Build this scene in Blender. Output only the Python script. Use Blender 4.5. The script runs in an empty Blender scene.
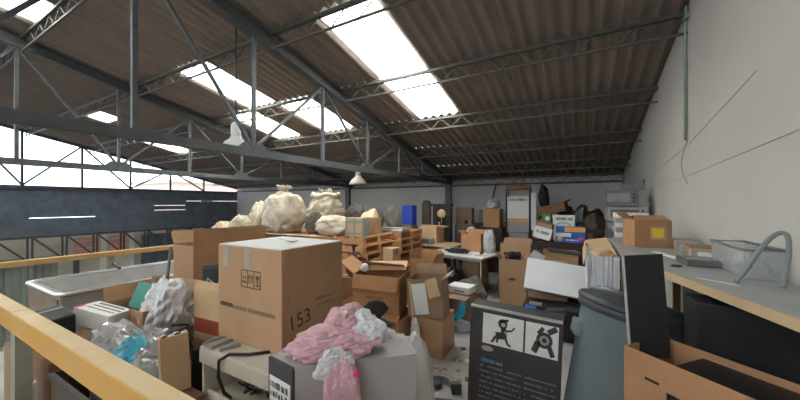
import bpy, bmesh, math, random
from mathutils import Vector, Matrix, noise
R = math.radians
random.seed(7)
sc = bpy.context.scene
C = sc.collection

# ------------------------------------------------------------------ camera
cam = bpy.data.cameras.new('camera'); camo = bpy.data.objects.new('camera', cam); C.objects.link(camo)
cam.sensor_width = 36.0; cam.lens = 14.4; cam.shift_y = 0.00375; cam.clip_start = 0.02; cam.clip_end = 300
camo.location = (0, 0, 1.7); camo.rotation_euler = (R(90), 0, R(29.5))
sc.camera = camo
# ------------------------------------------------------------------ sky: flat bright overcast
w = bpy.data.worlds.new('overcast_sky'); sc.world = w; w.use_nodes = True
bg = w.node_tree.nodes['Background']; bg.inputs[0].default_value = (0.86, 0.94, 1.0, 1); bg.inputs[1].default_value = 3.0
vs = sc.view_settings; vs.view_transform = 'Standard'; vs.look = 'None'; vs.exposure = 0.40; vs.gamma = 1.0
vs.use_curve_mapping = False
sc.cycles.use_denoising = True; sc.cycles.max_bounces = 8; sc.cycles.diffuse_bounces = 5
sc.cycles.transparent_max_bounces = 12; sc.cycles.sample_clamp_indirect = 6

# ------------------------------------------------------------------ roof geometry numbers
def roof_z(y): return 4.65 - 0.215 * y
ROOF_A = -math.atan(0.215)
COLX0, COLW, ROWD = -2.86, 0.83, 1.45
SKY = {(0, 2), (0, 3), (-4, 2), (-5, 3), (-3, 3), (-11, 3), (-10, 2), (-5, 0),
       (0, -2), (-3, -2), (-5, -2), (-9, -1), (2, -2), (-12, 0)}  # negative rows: unseen sheets added behind the camera for fill light

# area lamps over every translucent roof sheet, standing in for daylight
for (ci, rk) in sorted(SKY):
    L = bpy.data.lights.new('skylight_daylight', 'AREA'); L.shape = 'RECTANGLE'
    L.size = COLW - 0.06; L.size_y = ROWD - 0.08; L.energy = 45; L.color = (0.96, 0.98, 1.0)
    lo = bpy.data.objects.new('skylight_daylight', L); C.objects.link(lo)
    y = (rk + .5) * ROWD
    lo.location = (COLX0 + (ci + .5) * COLW, y, roof_z(y) + 0.12); lo.rotation_euler = (ROOF_A, 0, 0)

# ------------------------------------------------------------------ materials
MATS = {}
def mat(name, col, rough=.8, var=.12, scale=6., bump=0., bscale=None, metal=0., spec=.4, col2=None, stretch=None,
        sheen=0., trans=0., alpha=1., detail=6.):
    if name in MATS: return MATS[name]
    m = bpy.data.materials.new(name); m.use_nodes = True; nt = m.node_tree; N = nt.nodes; K = nt.links
    b = N['Principled BSDF']; b.inputs['Roughness'].default_value = rough; b.inputs['Metallic'].default_value = metal
    b.inputs['Specular IOR Level'].default_value = spec
    if trans: b.inputs['Transmission Weight'].default_value = trans
    if alpha < 1: b.inputs['Alpha'].default_value = alpha
    tc = N.new('ShaderNodeTexCoord'); src = tc.outputs['Object']
    if stretch:
        mp = N.new('ShaderNodeMapping'); mp.inputs['Scale'].default_value = stretch; K.new(src, mp.inputs[0]); src = mp.outputs[0]
    nz = N.new('ShaderNodeTexNoise'); nz.inputs['Scale'].default_value = scale; nz.inputs['Detail'].default_value = detail
    nz.inputs['Roughness'].default_value = .6; K.new(src, nz.inputs['Vector'])
    rp = N.new('ShaderNodeValToRGB'); rp.color_ramp.elements[0].position = .3; rp.color_ramp.elements[1].position = .7
    c2 = col2 or tuple(min(1, c * (1 + var)) for c in col); c1 = col if col2 else tuple(c * (1 - var) for c in col)
    rp.color_ramp.elements[0].color = (*c1, 1); rp.color_ramp.elements[1].color = (*c2, 1)
    K.new(nz.outputs[0], rp.inputs[0]); K.new(rp.outputs[0], b.inputs['Base Color'])
    if bump:
        n2 = N.new('ShaderNodeTexNoise'); n2.inputs['Scale'].default_value = bscale or scale * 3; n2.inputs['Detail'].default_value = 5
        K.new(src, n2.inputs['Vector'])
        bp = N.new('ShaderNodeBump'); bp.inputs['Strength'].default_value = bump; bp.inputs['Distance'].default_value = .02
        K.new(n2.outputs[0], bp.inputs['Height']); K.new(bp.outputs[0], b.inputs['Normal'])
    MATS[name] = m
    return m
def sheet_mat(name, col, transp):
    m = bpy.data.materials.new(name); m.use_nodes = True; nt = m.node_tree; N = nt.nodes; K = nt.links
    N.remove(N['Principled BSDF']); out = N['Material Output']
    t = N.new('ShaderNodeBsdfTranslucent'); t.inputs[0].default_value = (*col, 1)
    tr = N.new('ShaderNodeBsdfTransparent'); tr.inputs[0].default_value = (*col, 1)
    mx = N.new('ShaderNodeMixShader'); mx.inputs[0].default_value = transp
    K.new(t.outputs[0], mx.inputs[1]); K.new(tr.outputs[0], mx.inputs[2]); K.new(mx.outputs[0], out.inputs[0])
    MATS[name] = m; return m
def wall_mat(name, col, dirt):
    # painted masonry: faint block courses, grime in large soft patches
    m = bpy.data.materials.new(name); m.use_nodes = True; nt = m.node_tree; N = nt.nodes; K = nt.links
    b = N['Principled BSDF']; b.inputs['Roughness'].default_value = .85; b.inputs['Specular IOR Level'].default_value = .2
    tc = N.new('ShaderNodeTexCoord')
    nz = N.new('ShaderNodeTexNoise'); nz.inputs['Scale'].default_value = .9; nz.inputs['Detail'].default_value = 8; K.new(tc.outputs['Object'], nz.inputs[0])
    rp = N.new('ShaderNodeValToRGB'); rp.color_ramp.elements[0].position = .25; rp.color_ramp.elements[1].position = .8
    rp.color_ramp.elements[0].color = (*dirt, 1); rp.color_ramp.elements[1].color = (*col, 1)
    K.new(nz.outputs[0], rp.inputs[0]); K.new(rp.outputs[0], b.inputs['Base Color'])
    n2 = N.new('ShaderNodeTexNoise'); n2.inputs['Scale'].default_value = 14; n2.inputs['Detail'].default_value = 6; K.new(tc.outputs['Object'], n2.inputs[0])
    bp = N.new('ShaderNodeBump'); bp.inputs['Strength'].default_value = .18; bp.inputs['Distance'].default_value = .02
    K.new(n2.outputs[0], bp.inputs['Height']); K.new(bp.outputs[0], b.inputs['Normal'])
    MATS[name] = m; return m
def brick_mat(name, c1, c2, mortar, sc_=1.0):
    m = bpy.data.materials.new(name); m.use_nodes = True; nt = m.node_tree; N = nt.nodes; K = nt.links
    b = N['Principled BSDF']; b.inputs['Roughness'].default_value = .9
    tc = N.new('ShaderNodeTexCoord'); mp = N.new('ShaderNodeMapping'); mp.inputs['Rotation'].default_value = (R(90), 0, R(90))
    K.new(tc.outputs['Object'], mp.inputs[0])
    br = N.new('ShaderNodeTexBrick'); br.inputs['Scale'].default_value = sc_; br.inputs['Color1'].default_value = (*c1, 1)
    br.inputs['Color2'].default_value = (*c2, 1); br.inputs['Mortar'].default_value = (*mortar, 1)
    br.inputs['Brick Width'].default_value = .25; br.inputs['Row Height'].default_value = .09; br.inputs['Mortar Size'].default_value = .012
    K.new(mp.outputs[0], br.inputs[0]); K.new(br.outputs[0], b.inputs['Base Color'])
    MATS[name] = m; return m

mat('cardboard', (.40, .245, .14), .9, .10, 5, .08, 60, stretch=(1, 1, .35))
mat('cardboard_light', (.53, .36, .21), .9, .10, 5, .08, 60)
mat('cardboard_orange', (.39, .205, .105), .9, .10, 5, .08, 60)
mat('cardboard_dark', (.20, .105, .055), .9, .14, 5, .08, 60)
mat('cardboard_dull', (.30, .20, .125), .9, .14, 4, .08, 60)
mat('tape', (.36, .30, .24), .35, .08, 8)
mat('tape_brown', (.32, .19, .10), .3, .08, 8)
mat('paper_white', (.74, .74, .72), .8, .06, 6)
mat('ink', (.10, .07, .05), .9, .1)
mat('ink_black', (.02, .02, .022), .8, .1)
mat('ink_faint', (.22, .15, .10), .9, .1)
mat('roof_cement', (.20, .162, .14), .95, .0, 1.6, .12, 30, col2=(.285, .235, .20), stretch=(1, .35, 1))
mat('truss_paint', (.075, .082, .088), .55, .18, 9, .05, metal=.2)
mat('joist_paint', (.085, .085, .075), .6, .2, 9, metal=.2)
mat('concrete', (.27, .26, .25), .9, .0, 2.2, .15, 30, col2=(.40, .385, .37))
mat('dark_cladding', (.115, .14, .175), .6, .3, 3, .1, 9)
mat('beige_wall', (.52, .49, .40), .9, .08, 2)
mat('green_grey_sheet', (.26, .29, .25), .7, .1, 3)
mat('white_pilaster', (.7, .7, .68), .8, .05)
mat('rail_yellow', (.58, .31, .06), .5, .0, 5, .05, 30, col2=(.62, .36, .10))
mat('rail_pale', (.56, .40, .20), .7, .0, 6, .05, 30, col2=(.64, .52, .33))
mat('rail_tan', (.50, .31, .12), .6, .12, 5, .05)
mat('post_grey', (.28, .26, .21), .7, .14, 6, .05)
mat('tub_white', (.34, .335, .325), .4, .0, 2.5, .08, 12, col2=(.56, .56, .555))
mat('tub_brown', (.26, .20, .165), .4, .0, 4, .05, 12, col2=(.40, .34, .30))
mat('alu', (.62, .62, .60), .35, .1, 9, metal=.7)
mat('cream_metal', (.56, .51, .42), .55, .08, 6, .03)
mat('grey_metal', (.135, .135, .13), .5, .12, 6, metal=.3)
mat('light_metal', (.36, .355, .34), .45, .1, 6, metal=.3)
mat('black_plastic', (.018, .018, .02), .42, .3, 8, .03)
mat('dark_plastic', (.045, .048, .052), .45, .2, 8, .03)
mat('grey_plastic', (.22, .23, .235), .5, .12, 8)
mat('can_blue', (.175, .22, .24), .45, .08, 4, .03, 8)
mat('can_lid', (.055, .06, .066), .45, .15, 4, .05, 10)
mat('white_plastic', (.74, .75, .76), .4, .04, 6)
mat('grey_card', (.36, .335, .33), .75, .05, 5)
mat('shoe_dark', (.055, .05, .055), .6, .12, 6)
mat('bag_white', (.62, .62, .64), .25, .08, 5, .12, 14, spec=.6)
mat('bag_clear', (.52, .53, .54), .16, .16, 5, .2, 14, spec=.8, trans=.25)
mat('bag_grey', (.46, .46, .47), .2, .2, 5, .15, 14, spec=.7, trans=.15)
mat('bag_pink', (.60, .36, .41), .35, .12, 7, .3, 16, spec=.5)
mat('bag_black', (.012, .012, .014), .3, .3, 8, .5, 14, spec=.5)
mat('bag_blue', (.05, .36, .52), .25, .2, 8, .5, 16, spec=.6)
mat('bag_brownfilm', (.20, .15, .12), .2, .35, 5, .7, 12, spec=.7)
mat('sack', (.47, .40, .30), .9, .0, 4, .4, 22, col2=(.60, .54, .44))
mat('sack_tan', (.50, .39, .25), .9, .0, 4, .4, 22, col2=(.66, .55, .40))
mat('sack_grey', (.13, .115, .10), .85, .25, 4, .4, 18)
mat('pallet_wood', (.38, .18, .08), .85, .0, 7, .15, 30, col2=(.56, .29, .14), stretch=(1, 1, 5))
mat('maroon', (.10, .02, .022), .55, .2, 5)
mat('maroon_dark', (.035, .014, .014), .5, .25, 4)
mat('leather', (.085, .055, .035), .5, .25, 7, .15)
mat('blue_card', (.02, .06, .42), .6, .08)
mat('blue_print', (.03, .11, .40), .5, .1)
mat('orange_print', (.75, .34, .05), .5, .08)
mat('pink_print', (.6, .06, .22), .5, .08)
mat('green_print', (.06, .26, .09), .5, .2)
mat('green_plastic', (.02, .22, .16), .4, .1)
mat('blue_plastic', (.02, .30, .50), .4, .1)
mat('yellow_sticker', (.80, .56, .03), .6, .04)
mat('red_print', (.30, .055, .03), .7, .1)
mat('gold', (.62, .47, .22), .35, .2, 8, metal=.6)
mat('clock_wood', (.04, .022, .016), .5, .25, 4)
mat('table_white', (.58, .57, .54), .5, .05)
mat('steel_leg', (.35, .34, .32), .4, .1, metal=.6)
mat('board_grey', (.27, .275, .27), .5, .0, 3, .06, 12, col2=(.37, .37, .36))
mat('board_tan', (.50, .36, .22), .8, .1, 5)
mat('hose_grey', (.20, .22, .215), .55, .1)
mat('conduit', (.24, .29, .26), .5, .1)
mat('cable', (.02, .02, .02), .5, .2)
mat('wire_faint', (.42, .41, .385), .8, .05)
mat('clear_plastic', (.55, .57, .57), .2, .08, 5, .05, 10, alpha=.38)
mat('lamp_dull', (.30, .27, .24), .5, .1)
mat('lamp_white', (.80, .80, .78), .4, .03)
mat('lamp_inner', (.55, .42, .32), .5, .1)
mat('foam_grey', (.022, .021, .021), .85, .15, 30, .2, 60)
mat('teal_print', (.10, .35, .55), .5, .1)
mat('glass_dark', (.03, .035, .038), .15, .1)
mat('pink_brick', (.66, .44, .40), .9, .1)
mat('oak', (.26, .17, .09), .6, .2, 5)
sheet_mat('skylight_sheet', (.98, .97, .93), .55)
wall_mat('white_wall', (.60, .575, .535), (.49, .47, .435))
wall_mat('back_wall', (.56, .545, .52), (.40, .39, .375))
brick_mat('red_brick', (.50, .20, .16), (.62, .30, .25), (.7, .6, .55))
brick_mat('far_brick', (.70, .45, .40), (.76, .52, .46), (.82, .68, .62))

# ------------------------------------------------------------------ mesh builder
class MB:
    def __init__(s): s.v = []; s.f = []; s.sm = []
    def add(s, vs_, fs, M=None, smooth=False):
        o = len(s.v)
        s.v += [tuple(M @ Vector(p)) if M else tuple(p) for p in vs_]
        s.f += [tuple(i + o for i in f) for f in fs]; s.sm += [smooth] * len(fs)
        return s
    def box(s, c, d, rot=(0, 0, 0), bev=0.):
        M = Matrix.Translation(c) @ (Matrix.Rotation(rot[2], 4, 'Z') @ Matrix.Rotation(rot[1], 4, 'Y') @ Matrix.Rotation(rot[0], 4, 'X'))
        if bev:
            bm = bmesh.new(); bmesh.ops.create_cube(bm, size=1); bmesh.ops.scale(bm, vec=d, verts=bm.verts)
            bmesh.ops.bevel(bm, geom=bm.edges[:], offset=bev, segments=2, affect='EDGES', profile=.6)
            bm.verts.index_update(); V = [v.co.copy() for v in bm.verts]; Fc = [[v.index for v in f.verts] for f in bm.faces]; bm.free()
            return s.add(V, Fc, M, False)
        x, y, z = d[0] / 2, d[1] / 2, d[2] / 2
        V = [(-x, -y, -z), (x, -y, -z), (x, y, -z), (-x, y, -z), (-x, -y, z), (x, -y, z), (x, y, z), (-x, y, z)]
        Fc = [(0, 3, 2, 1), (4, 5, 6, 7), (0, 1, 5, 4), (1, 2, 6, 5), (2, 3, 7, 6), (3, 0, 4, 7)]
        return s.add(V, Fc, M)
    def bx(s, x0, x1, y0, y1, z0, z1, bev=0.):
        return s.box(((x0 + x1) / 2, (y0 + y1) / 2, (z0 + z1) / 2), (x1 - x0, y1 - y0, z1 - z0), bev=bev)
    def bar(s, a, b, wd, ht=None, up=(0, 0, 1)):
        a, b = Vector(a), Vector(b); d = b - a; L = d.length; ht = ht or wd
        z = d.normalized(); x = Vector(up).cross(z)
        if x.length < 1e-4: x = Vector((1, 0, 0)).cross(z)
        x.normalize(); y = z.cross(x)
        M = Matrix((x, y, z)).transposed().to_4x4(); M.translation = (a + b) / 2
        x_, y_, z_ = wd / 2, ht / 2, L / 2
        V = [(-x_, -y_, -z_), (x_, -y_, -z_), (x_, y_, -z_), (-x_, y_, -z_), (-x_, -y_, z_), (x_, -y_, z_), (x_, y_, z_), (-x_, y_, z_)]
        return s.add(V, [(0, 3, 2, 1), (4, 5, 6, 7), (0, 1, 5, 4), (1, 2, 6, 5), (2, 3, 7, 6), (3, 0, 4, 7)], M)
    def tube(s, pts, r, n=8, caps=True):
        pts = [Vector(p) for p in pts]; V = []; Fc = []; prev = None
        for i, p in enumerate(pts):
            t = (pts[min(i + 1, len(pts) - 1)] - pts[max(i - 1, 0)]).normalized()
            x = prev if prev else (Vector((0, 0, 1)).cross(t) if abs(t.z) < .95 else Vector((1, 0, 0)).cross(t))
            x = (x - t * x.dot(t)).normalized(); y = t.cross(x); prev = x
            rr = r[i] if isinstance(r, (list, tuple)) else r
            for k in range(n):
                a = 2 * math.pi * k / n; V.append(p + x * math.cos(a) * rr + y * math.sin(a) * rr)
        for i in range(len(pts) - 1):
            for k in range(n):
                Fc.append((i * n + k, i * n + (k + 1) % n, (i + 1) * n + (k + 1) % n, (i + 1) * n + k))
        if caps: Fc.append(tuple(range(n))[::-1]); Fc.append(tuple((len(pts) - 1) * n + k for k in range(n)))
        return s.add(V, Fc, None, True)
    def lathe(s, prof, n=32, M=None):
        V = []; Fc = []
        for (r, z) in prof:
            for k in range(n):
                a = 2 * math.pi * k / n; V.append((r * math.cos(a), r * math.sin(a), z))
        for i in range(len(prof) - 1):
            for k in range(n): Fc.append((i * n + k, i * n + (k + 1) % n, (i + 1) * n + (k + 1) % n, (i + 1) * n + k))
        if prof[0][0] > 1e-5: Fc.append(tuple(range(n))[::-1])
        if prof[-1][0] > 1e-5: Fc.append(tuple((len(prof) - 1) * n + k for k in range(n)))
        return s.add(V, Fc, M, True)
    def prism(s, poly, z0, z1, M=None):
        n = len(poly)
        V = [(x, y, z0) for x, y in poly] + [(x, y, z1) for x, y in poly]
        Fc = [tuple(range(n))[::-1], tuple(range(n, 2 * n))] + [(i, (i + 1) % n, n + (i + 1) % n, n + i) for i in range(n)]
        return s.add(V, Fc, M)
    def blob(s, size, seed, amp=.16, freq=2.2, crease=.1, sub=4, flat=.55, M=None, facets=0, hard=False):
        bm = bmesh.new(); bmesh.ops.create_icosphere(bm, subdivisions=sub, radius=1)
        off = Vector((seed * 3.17, seed * 1.31, seed * 7.7)); V = []
        rq = random.Random(seed * 13 + 1); planes = []
        for _ in range(facets):
            q = Vector((rq.gauss(0, 1), rq.gauss(0, 1), rq.gauss(0, 1))).normalized(); planes.append((q, rq.uniform(.72, 1.0)))
        for v in bm.verts:
            p = v.co.copy(); n = p.normalized()
            if facets:      # crumpled sheet: flat facets meeting in creases
                rr_ = min([d / max(n.dot(q), .15) for q, d in planes] + [1.25])
                dsp = rr_ + amp * .5 * noise.fractal(n * freq + off, 1., 2., 3)
                dd, _ = noise.voronoi(n * freq * 2.0 + off); e = dd[1] - dd[0]
                dsp -= crease * .5 * max(0, 1 - e * 3.5)
                dd, _ = noise.voronoi(n * freq * 4.5 + off * 2); e = dd[1] - dd[0]
                dsp += crease * .3 * max(0, 1 - e * 4) - crease * .12
                q = n * dsp; q.z = max(q.z, -flat)
                V.append(Vector((q.x * size[0] / 2, q.y * size[1] / 2, (q.z + flat) / (1 + flat) * size[2]))); continue
            dsp = 1 + amp * 1.6 * noise.fractal(n * freq + off, 1., 2., 4)
            if crease:
                dd, _ = noise.voronoi(n * freq * 1.5 + off); e = dd[1] - dd[0]
                dsp -= crease * max(0, 1 - e * 3.2)
                dd, _ = noise.voronoi(n * freq * 3.3 + off * 2); e = dd[1] - dd[0]
                dsp -= crease * .45 * max(0, 1 - e * 3)
            q = n * dsp
            q.z = max(q.z, -flat); V.append(Vector((q.x * size[0] / 2, q.y * size[1] / 2, (q.z + flat) / (1 + flat) * size[2])))
        Fc = [[v.index for v in f.verts] for f in bm.faces]; bm.free()
        return s.add(V, Fc, M, not hard)
    def mesh(s, name, m):
        me = bpy.data.meshes.new(name); me.from_pydata(s.v, [], s.f); me.polygons.foreach_set('use_smooth', s.sm)
        me.materials.append(MATS[m]); me.update(); return me

def link(name, data, parent=None):
    o = bpy.data.objects.new(name, data); C.objects.link(o)
    if parent: o.parent = parent
    return o
def tag(o, label=None, cat=None, group=None, kind=None):
    if label: o['label'] = label
    if cat: o['category'] = cat
    if group: o['group'] = group
    if kind: o['kind'] = kind
    return o
def thing(name, label, cat, loc=(0, 0, 0), rot=0, group=None):
    o = link(name, None); o.location = loc
    o.rotation_euler = rot if isinstance(rot, (tuple, list)) else (0, 0, rot)
    o.empty_display_size = .1
    return tag(o, label, cat, group)
def part(name, mb, m, parent, label=None, loc=None, rot=None):
    o = link(name, mb.mesh(name, m), parent)
    if label: o['label'] = label
    if loc: o.location = loc
    if rot: o.rotation_euler = rot
    if name in PRINT: o['kind'] = 'stuff'
    return o
PRINT = {'printed_marks', 'printed_line', 'text_line', 'handling_symbols', 'bar_code', 'bold_lettering', 'blue_lettering', 'white_lettering', 'printed_title', 'machine_picture', 'machine_highlight'}
def solo(name, mb, m, label, cat, loc=(0, 0, 0), rot=0, group=None):
    o = link(name, mb.mesh(name, m)); o.location = loc
    o.rotation_euler = rot if isinstance(rot, (tuple, list)) else (0, 0, rot)
    return tag(o, label, cat, group)
def struct(name, mb, m, parent=None, loc=None):
    o = link(name, mb.mesh(name, m), parent)
    if not parent: o['kind'] = 'structure'
    if loc: o.location = loc
    return o
def text(body, size, m, parent, loc, rot, name='lettering'):
    cu = bpy.data.curves.new('t', 'FONT'); cu.body = body; cu.size = size; cu.extrude = .0006; cu.align_x = 'CENTER'; cu.align_y = 'CENTER'
    t = bpy.data.objects.new('t', cu); C.objects.link(t)
    dg = bpy.context.evaluated_depsgraph_get(); me = bpy.data.meshes.new_from_object(t.evaluated_get(dg))
    bpy.data.objects.remove(t); me.materials.clear(); me.materials.append(MATS[m])
    o = link(name, me, parent); o.location = loc; o.rotation_euler = rot
    return o
def copy_tree(o, parent=None):
    c = o.copy(); C.objects.link(c); c.parent = parent
    for ch in list(o.children): copy_tree(ch, c)
    return c
FRONT = (R(90), 0, 0); RIGHT = (R(90), 0, R(90)); LEFT = (R(90), 0, R(-90))

# ------------------------------------------------------------------ carton builder (base centre at origin)
def carton(name, label, loc, rot, size, m='cardboard', flaps=None, group=None, tape='tape_brown', hole=False, tear=0):
    t = thing(name, label, 'box', loc, rot, group); W, D, Hh = size; th = .006
    if flaps is None:       # closed: body, two top flaps meeting in a seam, tape along it
        part('body', MB().bx(-W / 2, W / 2, -D / 2, D / 2, 0, Hh - .008, .004), m, t)
        for s_ in (-1, 1):
            part('flap', MB().bx(-W / 2 + .002, W / 2 - .002, min(s_ * .003, s_ * (D / 2 - .002)), max(s_ * .003, s_ * (D / 2 - .002)), Hh - .0075, Hh), m, t)
        if tape:
            tp = MB().bx(-W / 2 - .001, W / 2 + .001, -.03, .03, Hh, Hh + .0015)
            for s_ in (-1, 1): tp.bx(min(s_ * (W / 2), s_ * (W / 2 + .0015)), max(s_ * (W / 2), s_ * (W / 2 + .0015)), -.03, .03, Hh - .10, Hh + .0015)
            part('tape', tp, tape, t)
        return t
    b = MB()
    b.bx(-W / 2, W / 2, -D / 2, D / 2, 0, th)
    if hole:        # hand hole cut in the front panel
        hw, hz0, hz1 = .05, Hh * .62, Hh * .62 + .032
        b.bx(-W / 2, -hw, -D / 2, -D / 2 + th, th, Hh).bx(hw, W / 2, -D / 2, -D / 2 + th, th, Hh)
        b.bx(-hw, hw, -D / 2, -D / 2 + th, th, hz0).bx(-hw, hw, -D / 2, -D / 2 + th, hz1, Hh)
    else: b.bx(-W / 2, W / 2, -D / 2, -D / 2 + th, th, Hh)
    b.bx(-W / 2, W / 2, D / 2 - th, D / 2, th, Hh)
    b.bx(-W / 2, -W / 2 + th, -D / 2 + th, D / 2 - th, th, Hh).bx(W / 2 - th, W / 2, -D / 2 + th, D / 2 - th, th, Hh)
    part('body', b, m, t)
    # flaps: dict side -> (angle from upright outwards in degrees, length)
    for sd, (ang, ln) in flaps.items():
        a = R(ang); fl = MB(); n = 6
        if sd in 'fb':
            sy = -1 if sd == 'f' else 1
            P = [(-W / 2 + .004, 0), (W / 2 - .004, 0), (W / 2 - .016, ln), (-W / 2 + .016, ln)]
            M = Matrix.Translation((0, sy * D / 2, Hh)) @ Matrix.Rotation(-sy * a, 4, 'X')
            V = [(x, 0, z) for x, z in P] + [(x, -sy * .005, z) for x, z in P]
        else:
            sx = -1 if sd == 'l' else 1
            P = [(-D / 2 + .004, 0), (D / 2 - .004, 0), (D / 2 - .016, ln), (-D / 2 + .016, ln)]
            M = Matrix.Translation((sx * W / 2, 0, Hh)) @ Matrix.Rotation(sx * a, 4, 'Y')
            V = [(0, x, z) for x, z in P] + [(-sx * .005, x, z) for x, z in P]
        fl.add(V, [(0, 1, 2, 3), (7, 6, 5, 4), (0, 4, 5, 1), (1, 5, 6, 2), (2, 6, 7, 3), (3, 7, 4, 0)], M)
        part('flap', fl, m, t)
    return t
def bag(name, label, loc, size, m, seed, rot=0, knot=None, cat='bag', group=None, **kw):
    t = thing(name, label, cat, loc, rot, group)
    kw.setdefault('facets', 26); film = m in ('bag_white', 'bag_clear', 'bag_grey'); kw.setdefault('sub', 4 if film else 5); kw.setdefault('hard', film)
    part('bag_body', MB().blob(size, seed, **kw), m, t)
    if knot:
        kx, ky, kz, kr = knot; k = MB(); n = 14; prof = [(kr * .35, -kr * .6), (kr * .28, 0), (kr * .5, kr * .5), (kr * .95, kr * 1.25), (kr * .7, kr * 1.2), (kr * .2, kr * .3)]
        k.lathe(prof, n, Matrix.Translation((kx, ky, kz)))
        rr = random.Random(seed)
        k.v = [(x + rr.uniform(-.2, .2) * kr, y + rr.uniform(-.2, .2) * kr, z + rr.uniform(-.25, .25) * kr) for x, y, z in k.v]
        part('gathered_neck', k, m, t)
    return t
def marks(mb, x0, x1, y, z, h, seed, gap=.004, nx=(1, 0, 0), pr=.0012):
    rr = random.Random(seed); x = x0
    while x < x1:
        wv = rr.uniform(.006, .016)
        if rr.random() > .15: mb.bx(x, min(x1, x + wv), y - pr, y, z, z + h * rr.uniform(.8, 1))
        x += wv + gap
    return mb

# ================================================================== THE BUILDING
XW, YB, XL = .96, 10.0, -15.1
# floors
struct('floor', MB().bx(-5.75, XW, -1.6, YB, -.2, 0).bx(-9.2, -5.75, 3.3, YB, -.2, 0), 'concrete')
struct('floor_lower', MB().bx(XL - .3, XW + .3, -9, YB + .3, -3.4, -3.2), 'concrete')
# walls
struct('wall_right', MB().add([(XW, -6, -3.2), (XW, YB, -3.2), (XW, YB, 2.52), (XW, -6, roof_z(-6) + .02),
                               (XW + .2, -6, -3.2), (XW + .2, YB, -3.2), (XW + .2, YB, 2.52), (XW + .2, -6, roof_z(-6) + .02)],
       [(0, 3, 2, 1), (4, 5, 6, 7), (0, 1, 5, 4), (1, 2, 6, 5), (2, 3, 7, 6), (3, 0, 4, 7)]), 'white_wall')
struct('wall_back', MB().bx(XL, XW, YB, YB + .2, -3.2, 2.47), 'back_wall')
struct('wall_front', MB().bx(XL, XW, -6.2, -6, -3.2, 2.9), 'back_wall')  # unseen rear wall, added to cut light; open above for a sky strip
struct('floor_yard', MB().bx(-70, 40, -60, 80, -3.7, -3.42), 'concrete')
wl = struct('wall_left', MB().bx(XL - .2, XL, -6, YB, -3.2, .66), 'beige_wall')
# dark lapped cladding boards above it, daylight in the laps between some of them
rr = random.Random(3)
for i in range(8):
    z0 = .66 + i * .19
    segs = [(-6, 1.2), (1.2, 2.4), (2.4, 3.0), (3.0, 4.6), (4.6, 6.4), (6.4, 7.6), (7.6, YB)]
    for (a, b) in segs:
        g = .02 if (i, segs.index((a, b))) in {(3, 1), (2, 1), (2, 3), (4, 5), (3, 5), (6, 0), (5, 6)} else -.01
        o = struct('cladding_board', MB().box((XL - .02, (a + b) / 2, z0 + .095 - g / 2), (.03, b - a + .02, .19 - g), (0, R(3), 0)), 'dark_cladding', wl)
# lower wall details
tag(solo('corrugated_sheet', (lambda mb: [mb.bx(XL + .01, XL + .06, -1 + k * .16, -1 + k * .16 + .1, -2.6, -.02) for k in range(29)] and mb)(MB().bx(XL + .001, XL + .02, -1, 3.64, -2.6, -.02)),
    'green_grey_sheet', 'grey green ribbed metal sheet on the far lower wall', 'metal sheet'))
for n_, (y0, y1) in enumerate([(4.05, 4.72), (4.98, 5.55)]):
    solo('brick_panel', MB().bx(XL + .001, XL + .05, y0, y1, -.1, .5), 'red_brick',
         ['red brick infill panel on the far wall, the left one of two', 'red brick infill panel on the far wall, the right one of two'][n_], 'brick panel')
for n_, (y0, y1) in enumerate([(4.72, 4.86), (5.55, 5.70)]):
    solo('pilaster', MB().bx(XL + .001, XL + .09, y0, y1, -1.2, .55), 'white_pilaster',
         ['white strip pilaster between the two far brick panels', 'white strip pilaster right of the far brick panels'][n_], 'pilaster')
solo('dark_door', MB().bx(XL + .001, XL + .05, 5.95, 7.6, -1.8, .45), 'dark_cladding', 'dark grey sheet door low on the far wall', 'door')
# lattice girder in front of the far wall
t = thing('lattice_girder', 'dark lattice girder crossing in front of the far beige wall', 'girder', (0, 0, 0))
gx = XL + .35
part('top_chord', MB().bx(gx - .04, gx + .04, -2, YB - .1, .60, .68), 'truss_paint', t)
part('bottom_chord', MB().bx(gx - .04, gx + .04, -2, YB - .1, -.16, -.08), 'truss_paint', t)
y = -1.6; k = 0
while y < 9.4:
    for d_ in (-.05, .05):
        part('upright', MB().bx(gx - .03, gx + .03, y + d_ - .022, y + d_ + .022, -.08, .60), 'truss_paint', t)
    part('diagonal', MB().bar((gx, y + .08, .60), (gx, y + .70, -.08), .05), 'truss_paint', t)
    y += .76
# support posts down to the ground for the girder
for yy in (-1.8, 4.0, 9.6): part('post', MB().bx(gx - .06, gx + .06, yy - .06, yy + .06, -3.2, -.16), 'truss_paint', t)

# building beyond the open gable
t = thing('neighbour_building', 'pale pink brick building seen through the open gable', 'building', (-27, 17.5, -3.2))
part('wall', MB().bx(-3, 3, -6, 14, 0, 6.3), 'far_brick', t)
part('roof', MB().bx(-3.2, 3.2, -6.2, 14.2, 6.3, 6.5), 'beige_wall', t)
for yy in (-4, -1.2, 1.6, 4.4):
    f_ = part('window', MB().bx(3.0, 3.06, yy - .5, yy + .5, 4.3, 5.6), 'white_pilaster', t)
    part('pane', MB().bx(3.06, 3.07, yy - .42, yy + .42, 4.38, 5.52), 'glass_dark', f_)

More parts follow.
